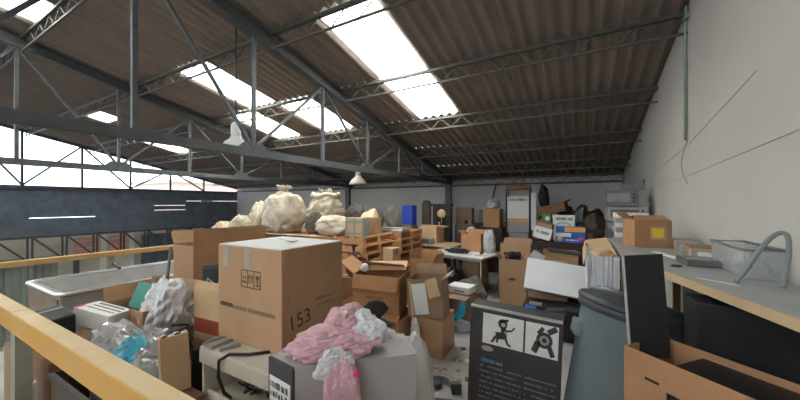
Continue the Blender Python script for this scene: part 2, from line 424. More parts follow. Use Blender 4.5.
# ---------------- corrugated roof: one object per sheet, children of the ceiling
roof = struct('ceiling', MB().bx(XL - .2, XW + .2, YB - .02, YB + .35, 2.42, 2.46), 'roof_cement')
roof['label'] = 'sloping corrugated cement roof with translucent sheets'
def sheet_mesh(m, lap=.06, ln=ROWD):
    W5 = 5; n = 8; V = []; Fc = []; nx = W5 * n
    for j, (yy, lift) in enumerate(((0, 0), (ln + lap, .018))):
        for i in range(nx + 1):
            x = i / nx * COLW
            V.append((x, yy, -.215 * yy + lift + .024 * math.cos(2 * math.pi * i / n)))
    for i in range(nx): Fc.append((i, i + 1, nx + 2 + i, nx + 1 + i))
    mb = MB().add(V, Fc, None, True)
    o_ = len(V); V2 = [(x, y_, z + .008) for x, y_, z in V]
    mb.add(V2, [tuple(reversed(f)) for f in Fc], None, True)
    mb.add([V[i] for i in range(nx + 1)] + [V2[i] for i in range(nx + 1)], [(i + 1, i, nx + 1 + i, nx + 2 + i) for i in range(nx)])
    k0 = nx + 1
    mb.add([V[k0 + i] for i in range(nx + 1)] + [V2[k0 + i] for i in range(nx + 1)], [(i, i + 1, nx + 2 + i, nx + 1 + i) for i in range(nx)])
    return mb.mesh('roof_sheet', m)
me_c = sheet_mesh('roof_cement'); me_s = sheet_mesh('skylight_sheet')
for rk in range(-5, 7):
    for ci in range(-15, 5):
        if (ci, rk) == (-10, 2):      # a short translucent piece let into a cement sheet
            for y0_, y1_, m_ in ((2.9, 3.2, 'roof_cement'), (3.2, 3.62, 'skylight_sheet'), (3.62, 4.35, 'roof_cement')):
                o = link('skylight_sheet' if m_ != 'roof_cement' else 'roof_sheet', sheet_mesh(m_, .04, y1_ - y0_), roof); o.location = (COLX0 + ci * COLW, y0_, roof_z(y0_))
            continue
        sk = (ci, rk) in SKY
        o = link('skylight_sheet' if sk else 'roof_sheet', me_s if sk else me_c, roof)
        o.location = (COLX0 + ci * COLW, rk * ROWD, roof_z(rk * ROWD))

# ---------------- open web purlins
def joist_mesh(L, dep, m):
    top = MB().bx(0, L, -.028, -.004, -.02, .018).bx(0, L, .004, .028, -.02, .018)
    bot = MB().bx(0, L, -.014, .014, -dep, -dep + .022)
    web = MB(); n = max(2, round(L / .42)); st = L / n
    for i in range(n):
        a, b, c = i * st, (i + .5) * st, (i + 1) * st
        web.bar((a, 0, -.02), (b, 0, -dep + .015), .013).bar((b, 0, -dep + .015), (c, 0, -.02), .013)
    return [top.mesh('top_chord', m), bot.mesh('bottom_chord', m), web.mesh('web', m)]
bays = [(-3.62, XW, 'over the white side wall bay'), (-7.62, -3.78, 'between the two big trusses'), (XL + .1, -7.78, 'over the far left bay')]
rows = {-2: 'behind the camera end', -1: 'nearest row', 0: 'second row', 1: 'third row', 2: 'fourth row', 3: 'fifth row', 4: 'sixth row', 5: 'seventh row', 6: 'eighth row', 7: 'row at the back eave'}
for bi, (xa, xb, bn) in enumerate(bays):
    meshes = joist_mesh(xb - xa, .21, 'joist_paint')
    for rk in range(-2, 8):
        y = rk * ROWD if rk < 7 else 9.9
        t = thing('roof_purlin', 'open web steel purlin %s, %s' % (bn, rows[rk]) if rk < 7 else 'zigzag steel purlin at the back eave %s' % bn,
                  'purlin', (xa, y, roof_z(y) - .055), 0, 'open web purlins')
        for nm, me in zip(('top_chord', 'bottom_chord', 'web'), meshes): link(nm, me, t)

# ---------------- roof trusses (chords along the slope)
def truss(X, label, zb=2.4, y0=-1.2, y1=9.85, wd=.09):
    t = thing('roof_truss', label, 'truss', (X, 0, 0), 0, 'roof trusses')
    tz = lambda y_: roof_z(y_) - .11
    part('top_chord', MB().bar((0, y0, tz(y0) - .02), (0, y1 + .1, tz(y1 + .1) - .02), wd * 1.3, .15), 'truss_paint', t)
    part('bottom_chord', MB().bar((0, y0, zb - .05), (0, y1, zb - .05), wd, .10), 'truss_paint', t)
    ys = [.13 + 1.275 * i - 1.275 for i in range(9)]
    for i, yy in enumerate(ys):
        if tz(yy) - zb < .12: continue
        part('upright', MB().bar((0, yy, zb), (0, yy, tz(yy) - .06), .045, .045), 'truss_paint', t)
        if i % 2 == 1:
            part('node_plate', MB().prism([(yy - .24, zb - .02), (yy + .24, zb - .02), (yy + .12, zb + .09), (yy - .12, zb + .09)], -.008, .008, Matrix(((0, 0, 1, 0), (1, 0, 0, 0), (0, 1, 0, 0), (0, 0, 0, 1)))), 'truss_paint', t)
            for d_ in (-1, 1):
                if 0 <= i + d_ < len(ys) and tz(ys[i + d_]) - zb > .12:
                    part('diagonal', MB().bar((0, yy, zb), (0, ys[i + d_], tz(ys[i + d_]) - .08), .035, .035), 'truss_paint', t)
    part('gusset', MB().bx(-.07, .07, 9.35, 9.8, zb - .12, zb + .16), 'truss_paint', t)
    return t
truss(-3.7, 'big dark steel roof truss above the pallets and sacks')
truss(-7.7, 'dark steel roof truss farther left, beyond the hanging lamps')
# gable truss with mullions in the open strip
t = thing('gable_truss', 'thin steel truss standing in the bright open gable', 'truss', (XL + .15, 0, 0))
tz = lambda y_: roof_z(y_) - .10
part('top_chord', MB().bar((0, -5.5, tz(-5.5)), (0, 9.9, tz(9.9)), .10, .10), 'truss_paint', t)
part('bottom_chord', MB().bx(-.05, .05, -5.5, 9.9, 2.16, 2.25), 'truss_paint', t)
ys = [-2.6 + 1.36 * i for i in range(9)]
for i, yy in enumerate(ys):
    part('upright', MB().bar((0, yy, 2.25), (0, yy, tz(yy)), .055), 'truss_paint', t)
    if i % 2 == 0:
        for d_ in (-1, 1):
            if 0 <= i + d_ < len(ys): part('diagonal', MB().bar((0, yy, 2.25), (0, ys[i + d_], tz(ys[i + d_])), .05), 'truss_paint', t)
# columns
solo('steel_column', MB().bx(-.09, .09, -.07, .07, 0, 2.27).bx(-.14, .14, -.12, .12, 0, .02), 'truss_paint', 'dark steel column against the back wall under the big truss', 'column', (-3.66, 9.6, 0))
solo('steel_column', MB().bx(-.09, .09, -.07, .07, -3.2, 2.27), 'truss_paint', 'dark steel column under the farther left truss', 'column', (-7.7, 9.6, 0))
# ledger strip along back wall below eave
struct('trim_1', MB().bx(XL, XW, YB - .05, YB, 2.24, 2.29), 'joist_paint')

# ---------------- hanging lamps
def bay_lamp(loc, label, top, lm='lamp_white'):
    t = thing('pendant_lamp', label, 'lamp', loc, 0, 'dome pendant lamps')
    part('shade', MB().lathe([(.06, .20), (.075, .16), (.13, .12), (.185, .04), (.205, 0), (.195, 0), (.175, .035), (.12, .105), (.06, .14)], 28), lm, t)
    part('socket', MB().lathe([(.05, .19), (.062, .22), (.062, .34), (.035, .38)], 18), lm, t)
    part('bulb', MB().lathe([(.03, .13), (.055, .08), (.06, .045), (.035, .01), (.0, 0.)], 16), 'lamp_white', t)
    part('rod', MB().tube([(0, 0, .37), (0, 0, top - loc[2])], .012, 6), 'joist_paint', t)
bay_lamp((-3.98, 2.62, 2.39), 'white dome pendant lamp beside a bright skylight', roof_z(2.62) - .02)
bay_lamp((-4.25, 5.65, 2.10), 'dull dome pendant lamp over the bulk sacks', roof_z(5.65) - .02, 'lamp_dull')

# ---------------- right wall fittings
t = thing('conduit_pipe', 'thin green grey conduit pipe running down the white wall', 'pipe', (XW - .02, 4.34, 0))
part('pipe', MB().tube([(0, -.05, 3.72), (0, 0, 3.60), (0, 0, 2.35)], .014, 8), 'conduit', t)
part('bracket', MB().bx(-.02, .02, -.09, .06, 3.58, 3.62), 'conduit', t)
wire = [(XW - .005, 4.34 + .22 * math.sin(math.pi * k / 12), 2.35 - .45 * k / 12) for k in range(13)]
solo('hanging_wire', MB().tube(wire, .004, 5), 'wire_faint', 'thin looped wire below the conduit on the white wall', 'wire')
solo('wall_cable', MB().tube([(XW - .004, 2.85, 2.53), (XW - .004, 4.3, 2.30), (XW - .004, 6.6, 2.12), (XW - .004, 9.8, 2.06)], .0025, 5), 'wire_faint', 'faint upper cable strung along the white wall', 'cable')
solo('wall_cable', MB().tube([(XW - .004, 2.4, 2.07), (XW - .004, 4.3, 1.98), (XW - .004, 6.6, 1.93), (XW - .004, 9.8, 1.95)], .0025, 5), 'wire_faint', 'faint lower cable strung along the white wall', 'cable')

# ---------------- guard rail: near run along X, far run along Y
t = thing('guard_rail', 'yellow wooden guard rail on grey posts around the mezzanine edge', 'railing', (0, 0, 0))
part('top_rail', MB().bx(-2.96, .9, .515, .595, .93, 1.045, .006), 'rail_yellow', t); part('pale_top', MB().bx(-2.955, .9, .519, .591, 1.0445, 1.0475), 'rail_pale', t)  # rail body with a paler strip along its top
part('top_rail', MB().bx(-5.64, -2.968, .515, .595, .93, 1.045, .006), 'rail_yellow', t); part('pale_top', MB().bx(-5.64, -2.973, .519, .591, 1.0445, 1.0475), 'rail_pale', t)
part('top_rail', MB().bx(-5.64, -5.55, .61, 3.2, .975, 1.04, .006), 'rail_tan', t, 'tan far run of the rail')
for px_ in (-2.93, -1.0, .86, -4.4): part('post', MB().bx(px_ - .045, px_ + .045, .52, .59, 0, .93), 'post_grey', t)
for py_ in (.66, 1.86, 3.1): part('post', MB().bx(-5.62, -5.57, py_ - .03, py_ + .03, 0, .975), 'post_grey', t)

# ================================================================== LEFT FOREGROUND
# big grey-white tub with a metal rim
t = thing('storage_tub', 'large grey white tub with metal rim and brownish end behind the yellow rail', 'tub', (-4.03, 1.70, 0))
tw, td = .43, .82
def ring(x, y, z): return [(-x, -y, z), (x, -y, z), (x, y, z), (-x, y, z)]
V = ring(tw * .9, td * .93, 0.0) + ring(tw, td, .96) + ring(tw - .05, td - .05, .96) + ring(tw * .82, td * .84, .55)
part('shell', MB().add(V, [(0, 3, 2, 1)] + [(4 + i, 4 + (i + 1) % 4, 8 + (i + 1) % 4, 8 + i) for i in range(4)] + [(8 + i, 8 + (i + 1) % 4, 12 + (i + 1) % 4, 12 + i) for i in range(4)] + [(12, 13, 14, 15)]
     + [(i, (i + 1) % 4, 4 + (i + 1) % 4, 4 + i) for i in range(4)]), 'tub_white', t)
part('end_panel', MB().add([(-tw * .9 + .03, -td * .93 - .012, .02), (tw * .9 - .03, -td * .93 - .012, .02), (tw - .03, -td - .010, .93), (-tw + .03, -td - .010, .93)] +
     [(-tw * .9 + .03, -td * .93 + .01, .02), (tw * .9 - .03, -td * .93 + .01, .02), (tw - .03, -td + .01, .93), (-tw + .03, -td + .01, .93)],
     [(0, 1, 2, 3), (7, 6, 5, 4), (0, 4, 5, 1), (1, 5, 6, 2), (2, 6, 7, 3), (3, 7, 4, 0)]), 'tub_brown', t)
rim = MB()
rp = [(-tw - .01, -td - .01), (tw + .01, -td - .01), (tw + .01, td + .01), (-tw - .01, td + .01)]
cr = .07; pts = []
for i, (sx, sy, a0) in enumerate([(-1, -1, 180), (1, -1, 270), (1, 1, 0), (-1, 1, 90)]):
    cx, cy = sx * (tw + .01 - cr), sy * (td + .01 - cr)
    for k in range(5): a = R(a0 + 22.5 * k); pts.append((cx + cr * math.cos(a), cy + cr * math.sin(a), .965))
pts.append(pts[0]); rim.tube(pts, .018, 8, False)
part('rim', rim, 'alu', t)
rim2 = MB(); rim2.tube([(p[0] * .9, p[1] * .95, .955) for p in pts], .008, 6, False)
part('seal', rim2, 'dark_plastic', t)
part('liner', MB().bx(-tw * .7, tw * .5, -td * .7, -td * .2, .552, .62, .03), 'tub_brown', t)
solo('latch_hook', MB().bar((0, 0, 0), (-.05, -.02, .045), .02).bar((0, 0, 0), (.05, .0, -.004), .02), 'black_plastic', 'small black hook lying on the far rim of the tub', 'hook', (-4.475, 1.55, .985))

# film wrapped carton behind the near rail
t = thing('wrapped_carton', 'brown carton wrapped in clear film under the yellow rail', 'box', (-3.17, .82, 0))
part('body', MB().bx(-.29, .29, -.17, .17, 0, .70, .01), 'cardboard_dark', t)
part('film', MB().blob((.66, .42, .735), 31, amp=.05, freq=2.5, crease=.06, flat=.75, hard=True), 'bag_brownfilm', t)
t = thing('printed_carton', 'small white carton with printed lettering leaning behind the yellow rail', 'box', (-3.04, .94, .80), (R(-4), R(14), R(28)))
part('body', MB().box((0, 0, .085), (.26, .19, .11), bev=.003), 'paper_white', t)
mk = MB()
for j, hgt in enumerate((.022, .016, .012)):
    rr = random.Random(j); x = -.09
    while x < .10:
        wv = rr.uniform(.008, .02); mk.bx(x, x + wv, .05 - j * .045, .05 - j * .045 + hgt, .14, .1412); x += wv + .005
part('printed_marks', mk, 'ink', t)
part('printed_band', MB().bx(-.129, -.11, -.094, -.02, .14, .1411), 'pink_print', t)
t = thing('black_device', 'black boxy device with a grey stripe resting on the yellow rail', 'device', (-3.0, .71, .87), (R(4), R(10), R(8)))
part('body', MB().box((0, 0, .045), (.21, .13, .15), bev=.012), 'black_plastic', t)
part('stripe', MB().box((-.05, 0, .1205), (.025, .12, .003)), 'grey_plastic', t)
bag('crumpled_packet', 'crumpled white and red packet beside the grey rail post', (-3.64, .73, .655), (.22, .16, .18), 'paper_white', 4, amp=.1, crease=.1)
carton('carton', 'plain carton below the crumpled packet', (-3.67, .74, 0), 0, (.24, .22, .65), 'cardboard_dull')

# dark crate with bags in it
t = thing('dark_crate', 'dark olive open crate holding the grey and blue bags', 'crate', (-2.45, .86, .40))
cw, cd, ch = .32, .22, .28
c_ = MB().bx(-cw, cw, -cd, cd, 0, .012)
for s_ in (-1, 1): c_.bx(-cw, cw, min(s_ * cd, s_ * (cd - .012)), max(s_ * cd, s_ * (cd - .012)), .012, ch); c_.bx(min(s_ * cw, s_ * (cw - .012)), max(s_ * cw, s_ * (cw - .012)), -cd + .012, cd - .012, .012, ch)
part('body', c_, 'leather', t)
for s_ in (-1, 1): part('rim', MB().bx(-cw - .01, cw + .01, min(s_ * cd, s_ * (cd + .012)), max(s_ * cd, s_ * (cd + .012)), ch - .03, ch), 'dark_plastic', t)
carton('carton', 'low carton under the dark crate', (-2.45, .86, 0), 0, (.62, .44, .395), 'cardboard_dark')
bag('plastic_bag', 'big crumpled grey plastic bag heaped in the crate', (-2.64, .93, .52), (.50, .36, .40), 'bag_grey', 11, crease=.14, amp=.15)
t = thing('plastic_bag', 'turquoise and clear plastic packet in the crate', 'bag', (-2.31, .95, .55), R(8))
part('bag_body', MB().blob((.30, .24, .32), 12, amp=.1, crease=.12, freq=2, facets=24, sub=4, hard=True), 'bag_clear', t)
part('printed_band', MB().blob((.22, .24, .345), 13, amp=.08, crease=.08, freq=2, facets=20, sub=4, hard=True, M=Matrix.Translation((-.085, 0, 0))), 'bag_blue', t)

# open carton with bags next to the tub
carton('carton', 'plain carton beneath the open carton of bags', (-3.06, 1.28, 0), R(5), (.54, .40, .41), 'cardboard_dull')
carton('open_carton', 'open light carton overflowing with plastic bags beside the tub', (-3.06, 1.28, .415), R(5), (.53, .40, .49), 'cardboard', {'l': (25, .12), 'b': (20, .14)})
solo('black_case', MB().box((0, 0, .12), (.16, .14, .24), (R(10), R(-12), .3), .02), 'black_plastic', 'black case poking out of the open carton', 'case', (-3.235, 1.34, .70))
solo('green_box', MB().box((0, 0, .10), (.20, .05, .20), (R(-20), R(8), .2), .008), 'green_plastic', 'green plastic box inside the open carton', 'box', (-3.08, 1.24, .84))
bag('plastic_bag', 'white plastic bag spilling over the open carton edge', (-2.86, 1.30, .70), (.40, .42, .42), 'bag_white', 21, rot=.4, crease=.16, amp=.2)
bag('plastic_bag', 'greyish clear plastic bag bulging under the white bag', (-2.66, 1.10, .62), (.22, .20, .24), 'bag_grey', 22, crease=.14, amp=.16)
t = thing('umbrella_stick', 'thin grey stick standing up from the white bag', 'stick', (-3.13, 1.40, .80))
part('rod', MB().tube([(0, 0, 0), (.05, .03, .52)], .012, 8), 'grey_metal', t)
part('foot', MB().lathe([(.035, 0), (.03, .03), (.012, .05)], 12), 'grey_plastic', t)
solo('tin_can', MB().lathe([(.035, 0), (.037, .004), (.037, .09), (.033, .092)], 16), 'cardboard_dull', 'small brown tin beside the thin stick', 'tin', (-3.10, 1.335, .995))
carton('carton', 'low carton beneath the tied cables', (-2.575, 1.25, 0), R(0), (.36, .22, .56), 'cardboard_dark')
# tall carton with a raised flap
carton('carton', 'plain carton under the tall open carton', (-3.15, 1.93, 0), 0, (.36, .76, .61), 'cardboard')
carton('tall_carton', 'tall open carton with a raised orange brown side flap', (-3.15, 1.93, .615), 0, (.33, .74, .70), 'cardboard', {'r': (4, .15), 'l': (35, .14)})
part('raised_panel', MB().bx(.167, .174, -.37, .37, .25, .845), 'cardboard_orange', bpy.data.objects['tall_carton'])
solo('black_monitor', MB().box((0, 0, .2), (.20, .55, .40), (0, 0, 0), .02), 'dark_plastic', 'dark appliance packed in the tall open carton', 'appliance', (-3.15, 1.95, .90))
# light carton with dark screens
carton('carton', 'plain carton under the red printed carton', (-2.48, 1.60, 0), 0, (.48, .36, .62), 'cardboard_dull')
t = carton('open_carton', 'pale open carton with red print holding black panels', (-2.48, 1.60, .625), R(4), (.45, .34, .40), 'cardboard_light', {'f': (-12, .06), 'r': (15, .07)})
part('printed_band', MB().bx(-.22, .20, -.1715, -.170, .06, .17), 'red_print', t)
for k, (dx, an, lb) in enumerate(((-.06, -7, 'black flat monitor leaning left in the pale carton'), (.05, -9, 'black flat monitor leaning behind another in the pale carton'))):
    t = thing('flat_monitor', lb, 'monitor', (-2.50 + dx * .4, 1.50 + .13 * k, .74), (R(-6), R(an), R(10)))
    part('housing', MB().box((0, 0, .24), (.30, .03, .46), bev=.008), 'black_plastic', t)
    part('screen', MB().box((0, -.0155, .25), (.26, .003, .36)), 'glass_dark', t)
    part('cable', MB().tube([(-.1, -.02, .30), (-.03, -.06, .36), (.06, -.05, .30), (.13, -.03, .42)], .006, 6), 'grey_plastic', t)
# cables and adapters on the low carton
t = thing('power_adapter', 'black power adapter with tangled leads below the white bag', 'adapter', (-2.54, 1.24, .575), R(15))
part('brick', MB().box((0, 0, .10), (.10, .09, .20), (.2, -.3, .4), .012), 'black_plastic', t)
part('plug', MB().box((-.05, -.07, .20), (.03, .04, .06), (.3, .2, .1), .006), 'white_plastic', t)
part('cable', MB().tube([(.04 * math.cos(a * .9) + .03 * math.sin(a * .37) + .04, .05 * math.sin(a) - .02, .06 + .012 * a) for a in range(18)], .008, 6), 'cable', t)
# slim carton with egg-crate foam, black bag, drawer
carton('carton', 'dark carton under the slim carton and the metal drawer', (-2.02, .89, 0), 0, (.24, .34, .595), 'cardboard_dark', tape=None)
t = carton('slim_carton', 'slim light carton filled with black and white packing beside the shelf', (-2.065, .985, .60), (R(2), R(-3), R(-14)), (.062, .14, .33), 'cardboard_light', {})
for i in range(2):
    for j in range(4):
        part('packing_ball', MB().lathe([(0, -.014), (.011, -.009), (.014, 0), (.011, .009), (0, .014)], 10), 'ink_black' if (i + j) % 2 else 'paper_white', t, loc=(-.014 + .028 * i, -.046 + .031 * j, .325))
part('filling', MB().bx(-.024, .024, -.062, .062, .01, .312), 'dark_plastic', t)
solo('black_board', MB().box((0, 0, .40), (.006, .16, .80), (0, R(5), 0)), 'foam_grey', 'grey black board leaning beside the slim carton', 'board', (-2.07, 1.16, .0), R(-20))
bag('rubbish_bag', 'black rubbish bag wedged between carton and shelf', (-2.08, 1.45, .0), (.22, .30, .88), 'bag_black', 33, crease=.1)
t = thing('metal_drawer', 'grey metal drawer lying beside the cream shelf', 'tray', (-1.965, .80, .597), R(14))
part('tray', MB().bx(-.09, .09, -.09, .09, .0, .012).bx(-.09, -.08, -.09, .09, .012, .06).bx(.08, .09, -.09, .09, .012, .06).bx(-.08, .08, .08, .09, .012, .06), 'light_metal', t)
part('front', MB().bx(-.095, .095, -.10, -.09, 0, .075), 'cream_metal', t)

# ================================================================== SHELF, BIG BOX, GREY BOX
t = thing('metal_shelf', 'cream metal shelf unit carrying the big carton', 'shelf', (-1.61, 1.41, 0))
part('top', MB().bx(-.36, .35, -.34, .32, .825, .85, .004), 'cream_metal', t)
part('apron', MB().bx(-.36, .35, -.345, -.33, .76, .83), 'cream_metal', t)
for s_ in (-1, 1): part('side_panel', MB().bx(min(s_ * .355, s_ * .335), max(s_ * .355, s_ * .335), -.33, .32, 0, .825), 'cream_metal', t)
part('back_panel', MB().bx(-.335, .335, .305, .32, 0, .825), 'cream_metal', t)
part('middle_shelf', MB().bx(-.335, .335, -.30, .305, .53, .55).bx(-.335, .335, -.315, -.30, .52, .585), 'cream_metal', t)
part('bottom_shelf', MB().bx(-.335, .335, -.30, .305, .08, .10), 'cream_metal', t)
part('slide_rail', MB().bx(-.33, -.25, -.34, -.21, .85, .862).bx(-.335, -.325, -.34, -.21, .85, .875).bx(-.255, -.245, -.34, -.21, .85, .872), 'light_metal', t)
part('bracket', MB().box((-.17, -.275, .862), (.11, .02, .022), (0, 0, R(70))), 'light_metal', t)
rr = random.Random(5)
tg = thing('cable_tangle', 'tangle of loose cables on the middle shelf of the cream unit', 'cables')
for k in range(7):
    p0 = Vector((-1.85 + rr.random() * .1, 1.2 + rr.random() * .2, .56)); pts = []
    for i in range(14): pts.append((p0.x + i * .03 + rr.uniform(-.04, .04), p0.y + rr.uniform(-.06, .08), .562 + abs(math.sin(i * .7 + k)) * (.03 + .07 * rr.random())))
    part('cable', MB().tube(pts, .006, 6), 'cable' if k % 3 else 'hose_grey', tg)
solo('power_cable', MB().tube([(-1.53, 1.215, .858), (-1.60, 1.13, .862), (-1.70, 1.08, .86), (-1.74, 1.045, .83), (-1.74, 1.042, .74), (-1.70, 1.05, .66), (-1.72, 1.10, .60)], .009, 8), 'cable', 'black cord hanging over the front of the cream shelf', 'cord')

t = thing('big_carton', 'big tan carton with handling symbols and 153 written on its side', 'box', (-1.725, 1.465, .851))
W, D, Hh = .59, .51, .59
part('body', MB().bx(-W / 2, W / 2, -D / 2, D / 2, 0, Hh - .01, .006), 'cardboard', t)
for s_ in (-1, 1):
    part('flap', MB().bx(-W / 2 + .002, W / 2 - .002, min(s_ * .004, s_ * (D / 2 - .002)), max(s_ * .004, s_ * (D / 2 - .002)), Hh - .0095, Hh - .003), 'cardboard_light', t)
part('top_sheet', MB().bx(-W / 2 + .01, W / 2 - .004, -D / 2 + .004, D / 2 - .01, Hh - .003, Hh + .001), 'paper_white', t, 'white paper sheet on the carton top')
part('lifted_strip', MB().box((-.02, .06, Hh + .008), (.30, .04, .004), (0, R(-2), R(-24))), 'paper_white', t)
part('gap_strip', MB().box((-.06, .08, Hh + .003), (.26, .012, .004), (0, 0, R(-24))), 'ink_black', t)
for tx in (-.215, -.005): part('tape', MB().bx(tx - .028, tx + .028, -D / 2 - .0016, -D / 2 - .0004, Hh - .135, Hh - .002), 'tape', t, 'greyish tape strip')
mk = MB(); fy = -D / 2 - .001
sx0, sx1, sz0, sz1 = -.115, .085, .265, .40
for a, b, c, d_ in ((sx0, sx1, sz0, sz0 + .006), (sx0, sx1, sz1 - .006, sz1), (sx0, sx0 + .005, sz0, sz1), (sx1 - .005, sx1, sz0, sz1), (sx0 + .065, sx0 + .07, sz0, sz1), (sx0 + .132, sx0 + .137, sz0, sz1)):
    mk.bx(a, b, fy - .0012, fy, c, d_)
# cell 1: bars and tray; cell 2: arrows over a base bar; cell 3: goblet
for dx in (.018, .042): mk.bx(sx0 + dx, sx0 + dx + .012, fy - .0012, fy, sz0 + .07, sz0 + .085)
mk.bx(sx0 + .012, sx0 + .058, fy - .0012, fy, sz0 + .035, sz0 + .05)
Mf = Matrix.Translation((0, fy, 0)) @ Matrix.Rotation(R(90), 4, 'X')
for dx in (.085, .113): mk.prism([(sx0 + dx - .012, sz0 + .08), (sx0 + dx + .012, sz0 + .08), (sx0 + dx, sz0 + .105)], 0, .0012, Mf); mk.bx(sx0 + dx - .004, sx0 + dx + .004, fy - .0012, fy, sz0 + .035, sz0 + .08)
mk.prism([(sx0 + .148, sz0 + .10), (sx0 + .190, sz0 + .10), (sx0 + .172, sz0 + .06), (sx0 + .166, sz0 + .06)], 0, .0012, Mf)
mk.bx(sx0 + .166, sx0 + .172, fy - .0012, fy, sz0 + .03, sz0 + .06).bx(sx0 + .152, sx0 + .186, fy - .0012, fy, sz0 + .022, sz0 + .03)
mk.v = [(-.06 + (x - sx0) * .885, y_, .345 + (z - sz0) * .78) for x, y_, z in mk.v]
part('handling_symbols', mk, 'ink', t)
part('printed_line', marks(MB(), -.27, -.14, fy, .205, .028, 2, .002), 'ink', t)
part('printed_line', marks(MB(), -.13, .24, fy, .200, .026, 3, .006), 'ink_faint', t)
part('side_flap', MB().prism([(-.245, .585), (.245, .585), (.245, .30), (-.19, .255), (-.245, .50)], 0, .005, Matrix.Translation((W / 2 + .0005, 0, 0)) @ Matrix.Rotation(R(90), 4, 'Z') @ Matrix.Rotation(R(90), 4, 'X')), 'cardboard', t, 'loose side flap')
text('153', .12, 'ink', t, (W / 2 + .0012, -.125, .165), (R(90), R(-6), R(90)), 'handwriting')
mk2 = MB(); rr = random.Random(8)
for j, (z_, y0_, y1_) in enumerate(((.245, .0, .16), (.205, .03, .14))):
    yy = y0_
    while yy < y1_:
        wv = rr.uniform(.008, .02); mk2.bx(W / 2, W / 2 + .0012, yy, yy + wv, z_, z_ + .012 + .008 * (j == 0 and yy < .07)); yy += wv + .006
part('printed_line', mk2, 'ink_faint', t)

carton('carton', 'plain carton under the grey carton', (-.98, 1.24, 0), R(43), (.42, .20, .595), 'cardboard_dull')
t = thing('grey_carton', 'grey carton with a black end and white label, pink bag on top', 'box', (-1.07, .97, .60))
gp = [(0, 0), (.40, .38), (.28, .51), (-.16, .17), (-.185, .025)]
part('body', MB().prism([(x * .985, y_ * .985 + .003) for x, y_ in gp], 0, .385), 'grey_card', t)
part('rim', MB().prism([(x, y_) for x, y_ in gp], .385, .391), 'grey_card', t)
ea = math.atan2(.025, -.185); el = math.hypot(.185, .025)
Me = Matrix.Rotation(ea + math.pi, 4, 'Z')
part('end_cap', MB().add(*(lambda m_: (m_.v, m_.f))(MB().bx(-el, .0, -.008, .004, 0, .392)), Me), 'shoe_dark', t, 'black end of the carton')
lbl = part('label_sticker', MB().add(*(lambda m_: (m_.v, m_.f))(MB().bx(-el + .012, -.016, -.0095, -.008, .05, .315)), Me), 'paper_white', t, 'white sticker with bar codes')
mk = MB(); rr = random.Random(4)
for rz_ in (.08, .12, .16, .20, .24, .28):
    yy = -el + .02
    while yy < -.03:
        wv = rr.uniform(.003, .012); mk.bx(yy, yy + wv, -.0105, -.0095, rz_ - .015, rz_ + .015 * rr.random()); yy += wv + rr.uniform(.003, .012)
part('bar_code', MB().add(mk.v, mk.f, Me), 'ink_black', lbl)
t = thing('pink_bag', 'crumpled pink plastic bag with white film draped over the grey carton', 'bag', (-.96, 1.19, .99), R(43))
FK = dict(sub=4, facets=30, hard=True)
part('bag_body', MB().blob((.50, .26, .15), 41, crease=.24, amp=.12, **FK), 'bag_pink', t, loc=(-.06, .02, -.01))
part('upper_lobe', MB().blob((.26, .20, .19), 42, crease=.24, amp=.16, **FK), 'bag_pink', t, loc=(.0, .10, .02))
part('hanging_lobe', MB().blob((.20, .10, .34), 43, crease=.14, amp=.14, flat=.8, **FK), 'bag_pink', t, loc=(-.03, -.125, -.28))
part('white_film', MB().blob((.22, .16, .15), 44, crease=.2, amp=.24, freq=3, **FK), 'bag_white', t, loc=(.10, .03, .02))
part('white_film', MB().blob((.18, .06, .14), 45, crease=.2, amp=.24, freq=3, flat=.8, **FK), 'bag_white', t, loc=(-.06, -.11, -.05))
part('red_tie', MB().blob((.03, .02, .03), 46, crease=.1, amp=.2), 'pink_print', t, loc=(.03, -.15, -.03))
carton('carton', 'plain carton beneath the white bag behind the grey carton', (-1.02, 1.60, 0), R(20), (.36, .24, .72), 'cardboard_dull')
bag('plastic_bag', 'crumpled white plastic bag behind the grey carton', (-.92, 1.52, .73), (.34, .26, .30), 'bag_white', 47, crease=.2, amp=.25, freq=3)
solo('black_shoe', MB().blob((.22, .10, .11), 48, amp=.08, crease=.03, flat=.4), 'foam_grey', 'dark grey shoe shape beside the pink bag', 'shoe', (-1.12, 1.66, .98), (R(10), R(-35), R(30)))
bag('white_sack', 'tall white plastic sack standing behind the grey carton', (-.985, 1.97, 0), (.30, .30, .76), 'bag_white', 49, crease=.08, amp=.1)

# ================================================================== CARTON CLUSTER (middle)
carton('carton', 'wide orange carton at the bottom of the middle carton pile', (-2.06, 3.22, 0), R(0), (.70, .52, .42), 'cardboard_orange', {'f': (-70, .10), 'l': (40, .14)})
t = carton('open_carton', 'torn open carton on top of the wide carton', (-2.10, 3.24, .435), (R(2), R(2), R(14)), (.56, .40, .44), 'cardboard_orange', {'f': (155, .16), 'l': (55, .22), 'b': (-60, .22)})
part('torn_rim', MB().box((.05, .10, .50), (.46, .20, .006), (R(20), R(-4), .1)), 'cardboard_light', t)
part('scribble', MB().tube([(-.12 + .02 * k, -.203, .18 + .02 * (k % 2)) for k in range(12)], .004, 5), 'ink', t)
solo('dark_tray', MB().box((0, 0, .02), (.34, .10, .035), (0, R(8), 0), .008), 'dark_plastic', 'dark flat tray stuck in the front of the torn carton', 'tray', (-1.93, 2.93, .40), R(-12))
t = thing('lamp_fitting', 'small white and grey fitting on the torn carton flap', 'fitting', (-2.30, 3.18, .91), (R(75), 0, R(40)))
part('cup', MB().lathe([(.045, 0), (.05, .01), (.05, .08), (.03, .095)], 16), 'white_plastic', t)
part('face', MB().lathe([(.042, -.006), (.042, .0)], 16), 'grey_plastic', t)
carton('carton', 'brown carton at the bottom right of the middle carton pile', (-1.50, 3.44, 0), R(3), (.38, .44, .42), 'cardboard')
